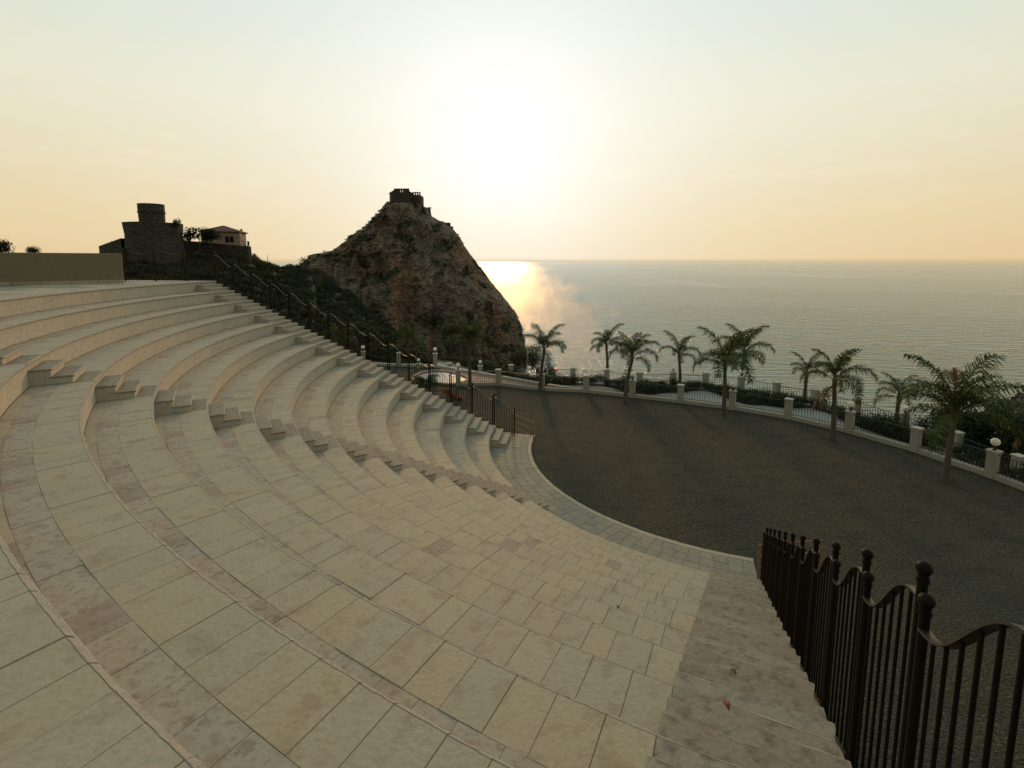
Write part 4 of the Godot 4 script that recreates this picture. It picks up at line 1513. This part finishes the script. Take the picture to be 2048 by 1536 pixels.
func palm(label: String, base: Vector3, trunk_h: float, len_: float, count: int, lean: Vector3, hang := 0, group := "") -> void:
	var o := thing("palm_tree", label, "palm", base, 0.0, group)
	var g := Geo.new()
	var path := []
	var rad := []
	var n := 14
	for i in n + 1:
		var f := float(i) / n
		path.append(Vector3(0, -0.15 + (trunk_h + 0.15) * f, 0) + lean * f * f)
		rad.append(lerpf(0.115, 0.075, f) * (1.0 + 0.05 * (i % 2)) * (1.25 if i == 0 else 1.0))
	g.tube(path, rad, 10)
	put("trunk", g.mesh(), M.bark, o)
	var top: Vector3 = path[-1]
	g = Geo.new()
	g.colored = true
	g.tint = Color(0.10, 0.09, 0.035)
	g.tube([top - Vector3.UP * 0.1, top + Vector3.UP * 0.15, top + Vector3.UP * 0.45], [0.085, 0.095, 0.03], 8)
	put("crown_shaft", g.mesh(), M.leaf, o)
	count = roundi(count * 0.72)
	for i in count:
		var a := i * 2.39996 + rng.randf_range(-0.3, 0.3)
		var f := float(i) / count
		var m: ArrayMesh = fronds[clampi(int(f * 5.0 + rng.randf_range(-0.6, 0.6)), 0, 4)]
		var s := len_ / 2.0 * rng.randf_range(0.85, 1.1)
		put("frond", m, M.leaf, o, Transform3D(Basis(Vector3.UP, a).rotated(Vector3.UP, 0).scaled(Vector3.ONE * s), top + Vector3.UP * lerpf(0.35, 0.05, f)))
	for i in hang:
		var a := rng.randf() * TAU
		put("dry_frond", dry_frond, M.leaf, o, Transform3D(Basis(Vector3.UP, a).scaled(Vector3.ONE * len_ / 2.0), top))

func plants() -> void:
	for p in [[1.38, 1.3], [1.2, 1.9], [1.0, 2.3], [0.8, 2.6], [0.5, 2.5], [0.15, 2.1]]:
		fronds.append(frond_mesh(100 + fronds.size(), 2.0, p[0], p[1]))
	dry_frond = frond_mesh(130, 1.8, -0.75, 0.85, true)
	# on the gravel: [base px, crown px row, frond length, fronds, label]
	var gp := "palms growing in the gravel"
	for p in [[1080.0, 783.0, 1088.0, 707.0, 1.9, 15, 0, "slim palm in front of the glitter on the water, arching over its pillar"], [1250.0, 806.0, 1264.0, 722.0, 1.75, 16, 0, "leaning palm in the gravel with a small dark conifer behind it"],
		[1447.0, 832.0, 1450.0, 742.0, 2.35, 16, 0, "tall palm in the gravel with one long frond reaching sideways"], [1665.0, 880.0, 1669.0, 768.0, 1.75, 15, 2, "palm in the gravel with dead fronds hanging down its trunk"],
		[1890.0, 962.0, 1908.0, 842.0, 2.4, 21, 0, "largest palm, its broad crown topped by a withered flower stalk"], [940.0, 776.0, 938.0, 690.0, 2.0, 16, 0, "palm standing against the dark foot of the crag near the pool"]]:
		var b := at(p[0], p[1], -0.04)
		var top := away(p[2], p[3], -b.z)
		palm(p[7], b, top.y - b.y, p[4], p[5], Vector3(top.x - b.x, 0, 0), p[6], gp)
		if p[0] == 1890.0: put("flower_stalk", stalk_mesh(), M.leaf, get_child(get_child_count() - 1), Transform3D(Basis.IDENTITY, top - b + Vector3(-0.1, 0.3, 0)))
	gp = "palms on the lower terrace"
	for p in [[1215.0, 757.0, 1213.0, 697.0, 1.7, 14, "slender palm on the terrace touching the leaning palm's crown"], [1360.0, 765.0, 1358.0, 716.0, 1.8, 13, "palm on the terrace beside an outer lamp, drooping to both sides"], [1482.0, 772.0, 1488.0, 712.0, 2.1, 13, "dark palm on the terrace half hidden by the tallest gravel palm"],
		[1609.0, 798.0, 1613.0, 754.0, 1.5, 11, "short palm on the terrace with one frond stretched sideways"], [1793.0, 842.0, 1797.0, 800.0, 1.45, 14, "low bushy palm on the terrace beside a lamp near the largest palm"]]:
		var b := at(p[0], p[1], TERR)
		var top := away(p[2], p[3], -b.z)
		palm(p[6], b, top.y - b.y, p[4], p[5], Vector3(top.x - b.x, 0, 0), 0, gp)
	gp = "palms of the pool garden"
	for p in [[818.0, 742.0, 818.0, 688.0, 42.0, 1.9, 13, "green palm between the pool garden's pillars"], [684.0, 722.0, 684.0, 690.0, 42.0, 2.0, 14, "low palm glimpsed through the far iron fence"]]:
		var b := away(p[0], p[1], p[4])
		var top := away(p[2], p[3], p[4])
		b.y = -0.6
		palm(p[7], b, top.y - b.y, p[5], p[6], Vector3.ZERO, 0, gp)
	# bushes
	var bush := []
	for i in 4: bush.append(leaf_cloud(200 + i, 900, 0.055, Color(0.012, 0.020, 0.008), Color(0.055, 0.070, 0.022), 0.8))
	for i in range(2, walk_edge.size() - 3):
		var a: Vector3 = walk_edge[i]
		var b: Vector3 = sea_edge[i]
		var w := Vector2(b.x - a.x, b.z - a.z).length()
		var n := 1 if w < 1.3 else 2
		for j in n:
			var f := (j + 0.5) / n + rng.randf_range(-0.1, 0.1)
			var p := a.lerp(b, clampf(f, 0.15, 0.8))
			p.y = TERR - 0.05
			if p.z > -15.0: continue
			var s := rng.randf_range(0.6, 0.95)
			var o := thing("terrace_shrub", "dark leafy shrub in the terrace bed between pale walk and sea railing", "shrub", p, 0.0, "shrubs of the terrace bed")
			o.transform = Transform3D(Basis(Vector3.UP, rng.randf() * TAU).scaled(Vector3(s, s * rng.randf_range(0.5, 0.9), s)), p)
			put("foliage", bush[rng.randi() % 4], M.leaf, o)
	var big := thing("round_bush", "big round bush beside the palm in front of the glitter", "bush", Vector3(away(1052, 752, 37.0).x, TERR - 0.2, -37.0))
	big.scale = Vector3(1.55, 1.9, 1.5)
	put("foliage", leaf_cloud(230, 2200, 0.045, Color(0.014, 0.020, 0.008), Color(0.055, 0.06, 0.022)), M.leaf, big)
	big = thing("round_bush", "smaller round bush between big bush and lamp pillar", "bush", Vector3(away(1092, 752, 36.0).x, TERR - 0.2, -36.0))
	big.scale = Vector3(0.9, 1.2, 0.9)
	put("foliage", leaf_cloud(231, 1500, 0.055, Color(0.014, 0.020, 0.008), Color(0.055, 0.06, 0.022)), M.leaf, big)
	for q in [[1868.0, 878.0, 1.0, 1.2, "dark bush behind the largest palm's trunk"], [1925.0, 900.0, 1.3, 1.5, "tall dark bush between largest palm and last lamp"], [1985.0, 905.0, 1.3, 1.4, "broad dark bush behind the last kerb lamp"], [2045.0, 930.0, 1.5, 1.9, "dark bush below the rock outcrop"], [1905.0, 868.0, 1.2, 1.3, "dark bush at the outer railing's end"], [2020.0, 890.0, 1.5, 1.7, "large dark bush in front of the rock outcrop"]]:
		var bp := at(q[0], q[1], TERR - 0.1)
		var bo := thing("dark_bush", q[4], "bush", bp)
		bo.scale = Vector3(q[2], q[3], q[2])
		put("foliage", leaf_cloud(int(q[0]), 2400, 0.05, Color(0.010, 0.014, 0.006), Color(0.042, 0.050, 0.018)), M.leaf, bo)
	# scrub on the hillside and on the crag
	scatter("hillside_scrub", "dense dark scrub covering the hillside below the tower", bush, 5200, false)
	scatter("crag_scrub", "tufts of scrub growing on the crag", bush, rock_pts.size(), true)
	# small conifer with tiers of branches behind the leaning palm
	conifer("terrace_conifer", "small dark tiered conifer on the terrace behind the leaning palm", Vector3(at(1256, 770, TERR).x, TERR - 0.05, at(1256, 770, TERR).z), 1.75, 0.75)
	conifer("ridge_conifer", "tiny tiered conifer on the saddle between house and crag", away(536, 534, 128.0) + Vector3.DOWN * 0.6, 3.6, 0.9)
	# skyline trees
	for t in [[398.0, 478.0, 96.0, 3.4, 2.2, "dark tree crown between round tower and pink house"], [420.0, 474.0, 97.0, 2.4, 1.6, "rounded dark tree against the pink house"], [355.0, 450.0, 91.0, 0.8, 1.1, "small shrub growing on the round tower's lower drum"], [235.0, 492.0, 92.0, 2.2, 0.9, "low bushes on the tower's sloping wall"],
		[660.0, 519.0, 196.0, 5.2, 3.6, "rounded tree on the crag's landward shoulder"], [640.0, 530.0, 190.0, 3.8, 2.6, "dark bush below the crag's landward shoulder"], [2.0, 507.0, 40.0, 1.1, 1.05, "dark tree behind the parapet wall"], [68.0, 507.0, 38.0, 0.55, 0.5, "small plant peeping over the parapet wall"], [858.0, 438.0, 199.0, 1.3, 1.5, "bush beside the castle's buttress"],
		[575.0, 540.0, 148.0, 3.0, 1.6, "low trees on the saddle"], [590.0, 540.0, 149.0, 2.5, 1.7, "round tree on the saddle beside a slim palm"]]:
		var b := away(t[0], t[1], t[2])
		b.y -= t[4] * 0.5
		var o := thing("skyline_tree", t[5], "tree", b)
		put("crown", leaf_cloud(int(t[0]) + 300, 1400, 0.07, Color(0.010, 0.014, 0.006), Color(0.04, 0.045, 0.018)), M.leaf, o, Transform3D(Basis.IDENTITY.scaled(Vector3(t[3], t[4] * 1.3, t[3])), Vector3(0, 0.1, 0)))
		var g := Geo.new()
		g.tube([Vector3(0, -1.2, 0), Vector3(0, 0.8 * t[4], 0)], [0.12, 0.06], 6)
		put("trunk", g.mesh(), M.bark, o)
	var sb := away(607, 536, 150.0)
	palm("slim palm on the saddle beside the crag", sb + Vector3.DOWN * 0.5, 2.2, 1.6, 14, Vector3.ZERO)
	# spiky plants by the pool, red flowers at the far stairs
	var sp := at(852, 770, -0.05)
	var o := thing("spiky_plant", "spiky dark plant beside the pool behind the far fence", "plant", sp)
	for i in 26:
		put("leaf", fronds[1 + i % 4], M.leaf, o, Transform3D(Basis(Vector3.UP, i * 2.4).scaled(Vector3.ONE * rng.randf_range(0.42, 0.58)), Vector3(0, 0.05, 0)))
	for q in [[893, 792], [905, 800], [915, 806]]:
		var fp := at(q[0], q[1], -0.05)
		var ob := thing("red_flower_bush", "low bush with red flowers beside the far stairs, %s from the pool" % NTH[[893, 905, 915].find(q[0])], "bush", fp, 0.0, "red flowering bushes")
		put("foliage", bush[0], M.leaf, ob, Transform3D(Basis.IDENTITY.scaled(Vector3.ONE * 0.36), Vector3.ZERO))
		var g := Geo.new()
		for i in 60:
			var c := Vector3(rng.randf_range(-0.24, 0.24), rng.randf_range(0.14, 0.40), rng.randf_range(-0.24, 0.24))
			g.tri(c, c + Vector3(0.05, rng.randf_range(-0.02, 0.03), 0.02), c + Vector3(0.01, 0.045, rng.randf_range(-0.03, 0.03)))
			g.tri(c, c + Vector3(-0.01, 0.02, 0.05), c + Vector3(-0.045, 0.03, 0.01))
		put("flowers", g.mesh(), M.flower, ob)

func stalk_mesh() -> ArrayMesh:
	var g := Geo.new()
	g.colored = true
	g.tint = Color(0.20, 0.10, 0.05)
	g.tube([Vector3.ZERO, Vector3(0.03, 0.9, 0), Vector3(-0.02, 1.45, 0), Vector3(-0.14, 1.6, 0.02)], [0.03, 0.025, 0.018, 0.012], 6)
	for i in 90:
		var f := rng.randf()
		var p := Vector3(-0.02, 1.3, 0).lerp(Vector3(-0.16, 1.62, 0.02), f)
		var e := Vector3(rng.randfn() * 0.08, -rng.randf_range(0.05, 0.30), rng.randfn() * 0.08)
		g.tint = Color(0.24, 0.12, 0.06).lerp(Color(0.34, 0.20, 0.11), rng.randf())
		g.tri(p, p + e, p + e + Vector3(0.025, 0.02, 0.01))
		g.tri(p + Vector3(0.012, 0, 0), p + e * 0.8 + Vector3(0, 0, 0.02), p + e * 0.9)
	return g.mesh()

func conifer(called: String, label: String, base: Vector3, tall: float, reach: float) -> void:
	var o := thing(called, label, "conifer", base)
	var g := Geo.new()
	g.tube([Vector3.DOWN * 0.1, Vector3.UP * tall], [tall * 0.022, tall * 0.008], 6)
	put("trunk", g.mesh(), M.bark, o)
	g = Geo.new()
	g.colored = true
	for i in 7:
		var y := tall * (0.2 + 0.12 * i)
		var l := reach * (1.0 - 0.12 * i)
		for j in 6:
			var a := TAU * j / 6.0 + i * 0.5
			var d := Vector3(cos(a), 0.12, sin(a)).normalized()
			g.tint = Color(0.012, 0.018, 0.008)
			g.tube([Vector3.UP * y, Vector3.UP * y + d * l * 0.6], [tall * 0.006, tall * 0.004], 4)
			for k in 16:
				var p := Vector3.UP * y + d * l * (0.25 + 0.36 * k / 16.0)
				var e := (Vector3(rng.randfn(), rng.randfn() * 0.4 + 0.2, rng.randfn()).normalized() + d * 0.5) * l * 0.14
				g.tint = Color(0.012, 0.020, 0.009).lerp(Color(0.04, 0.05, 0.02), rng.randf())
				g.tri(p, p + e, p + e * 0.4 + Vector3.UP * l * 0.05)
				g.tri(p, p + e * 0.8 + Vector3(0.02, 0, 0.03) * l, p + e)
	put("foliage", g.mesh(), M.leaf, o)

func scatter(called: String, label: String, bush: Array, count: int, on_rock: bool) -> void:
	var mm := MultiMesh.new()
	mm.transform_format = MultiMesh.TRANSFORM_3D
	mm.use_colors = true
	mm.mesh = leaf_cloud(260, 320, 0.10, Color(0.014, 0.019, 0.008), Color(0.05, 0.055, 0.022), 0.7)
	mm.instance_count = count
	for i in count:
		var p: Vector3
		var s: float
		if on_rock:
			p = rock_pts[i] + Vector3.DOWN * 0.3
			s = rng.randf_range(0.4, 1.1)
		else:
			var t := pow(rng.randf(), 1.4) * 0.72
			p = hill_point(rng.randf_range(200.0, 1010.0), maxf(t, 0.03))
			s = rng.randf_range(0.5, 1.3) * lerpf(0.8, 1.35, t)
			if p.z > -47.0 and p.x > -13.0: s *= 0.45
			p.y -= 0.15 * s
		mm.set_instance_transform(i, Transform3D(Basis(Vector3.UP, rng.randf() * TAU).scaled(Vector3(s, s * rng.randf_range(0.6, 1.0), s)), p))
		var c := rng.randf_range(0.6, 1.5)
		mm.set_instance_color(i, Color(c * rng.randf_range(0.9, 1.25), c, c * 0.9))
	var o := MultiMeshInstance3D.new()
	o.name = called
	o.multimesh = mm
	o.material_override = M.leaf
	add_child(o)
	tag(o, label, "scrub", "", "stuff")

func details() -> void:
	# rocky outcrop at the right end of the terrace
	var fn := FastNoiseLite.new()
	fn.seed = 66
	fn.frequency = 0.35
	fn.fractal_octaves = 5
	var c := away(2110, 900, 23.0)
	c.y = TERR - 1.0
	var g := Geo.new()
	g.colored = true
	var P := []
	for j in 41:
		var row := []
		for i in 61:
			var a := TAU * i / 60.0
			var e := PI * 0.5 * j / 40.0
			var d := Vector3(cos(a) * cos(e), sin(e), sin(a) * cos(e))
			row.append(Vector3(d.x * 3.4, d.y * 2.7, d.z * 3.6) * (1.0 + 0.35 * fn.get_noise_3dv(d * 3.0) + 0.16 * fn.get_noise_3dv(d * 11.0)))
		P.append(row)
	for j in 40:
		for i in 60:
			g.tint = Color(0.10, 0.08, 0.055).lerp(Color(0.17, 0.13, 0.09), smoothstep(-0.2, 0.3, fn.get_noise_3dv(P[j][i] * 2.0)))
			g.quad(P[j][i + 1], P[j][i], P[j + 1][i], P[j + 1][i + 1])
	var o := thing("rock_outcrop", "brown rock outcrop at the seaward end of the terrace beyond the largest palm", "rock", c)
	put("rock", g.mesh(), M.rock, o)
	# dry leaves blown on to the steps and seats
	for q in [[1453.0, 1415.0, 4.95, "curled red leaf on the near brown stairs"], [1236.0, 1217.0, 3.15, "small dark leaf lying on a pale seat slab"], [1466.0, 1347.0, 4.05, "small olive leaf on the near brown stairs"]]:
		var lf := Geo.new()
		for i in 6:
			var f0 := i / 6.0
			var f1 := (i + 1) / 6.0
			var w0 := 0.022 * sin(PI * f0)
			var w1 := 0.022 * sin(PI * f1)
			var p0 := Vector3(f0 * 0.075 - 0.037, 0.006 + 0.016 * sin(PI * f0), 0)
			var p1 := Vector3(f1 * 0.075 - 0.037, 0.006 + 0.016 * sin(PI * f1), 0)
			for sg in [-1.0, 1.0]: lf.quad(p0, p1, p1 + Vector3(0, 0.008, w1 * sg), p0 + Vector3(0, 0.008, w0 * sg))
		var lo := put("dry_leaf", lf.mesh(), M.red_leaf if q[3].contains("red") else M.bark, self, Transform3D(Basis(Vector3.UP, q[0]), at(q[0], q[1], q[2]) + Vector3.UP * 0.002))
		tag(lo, q[3], "leaf")
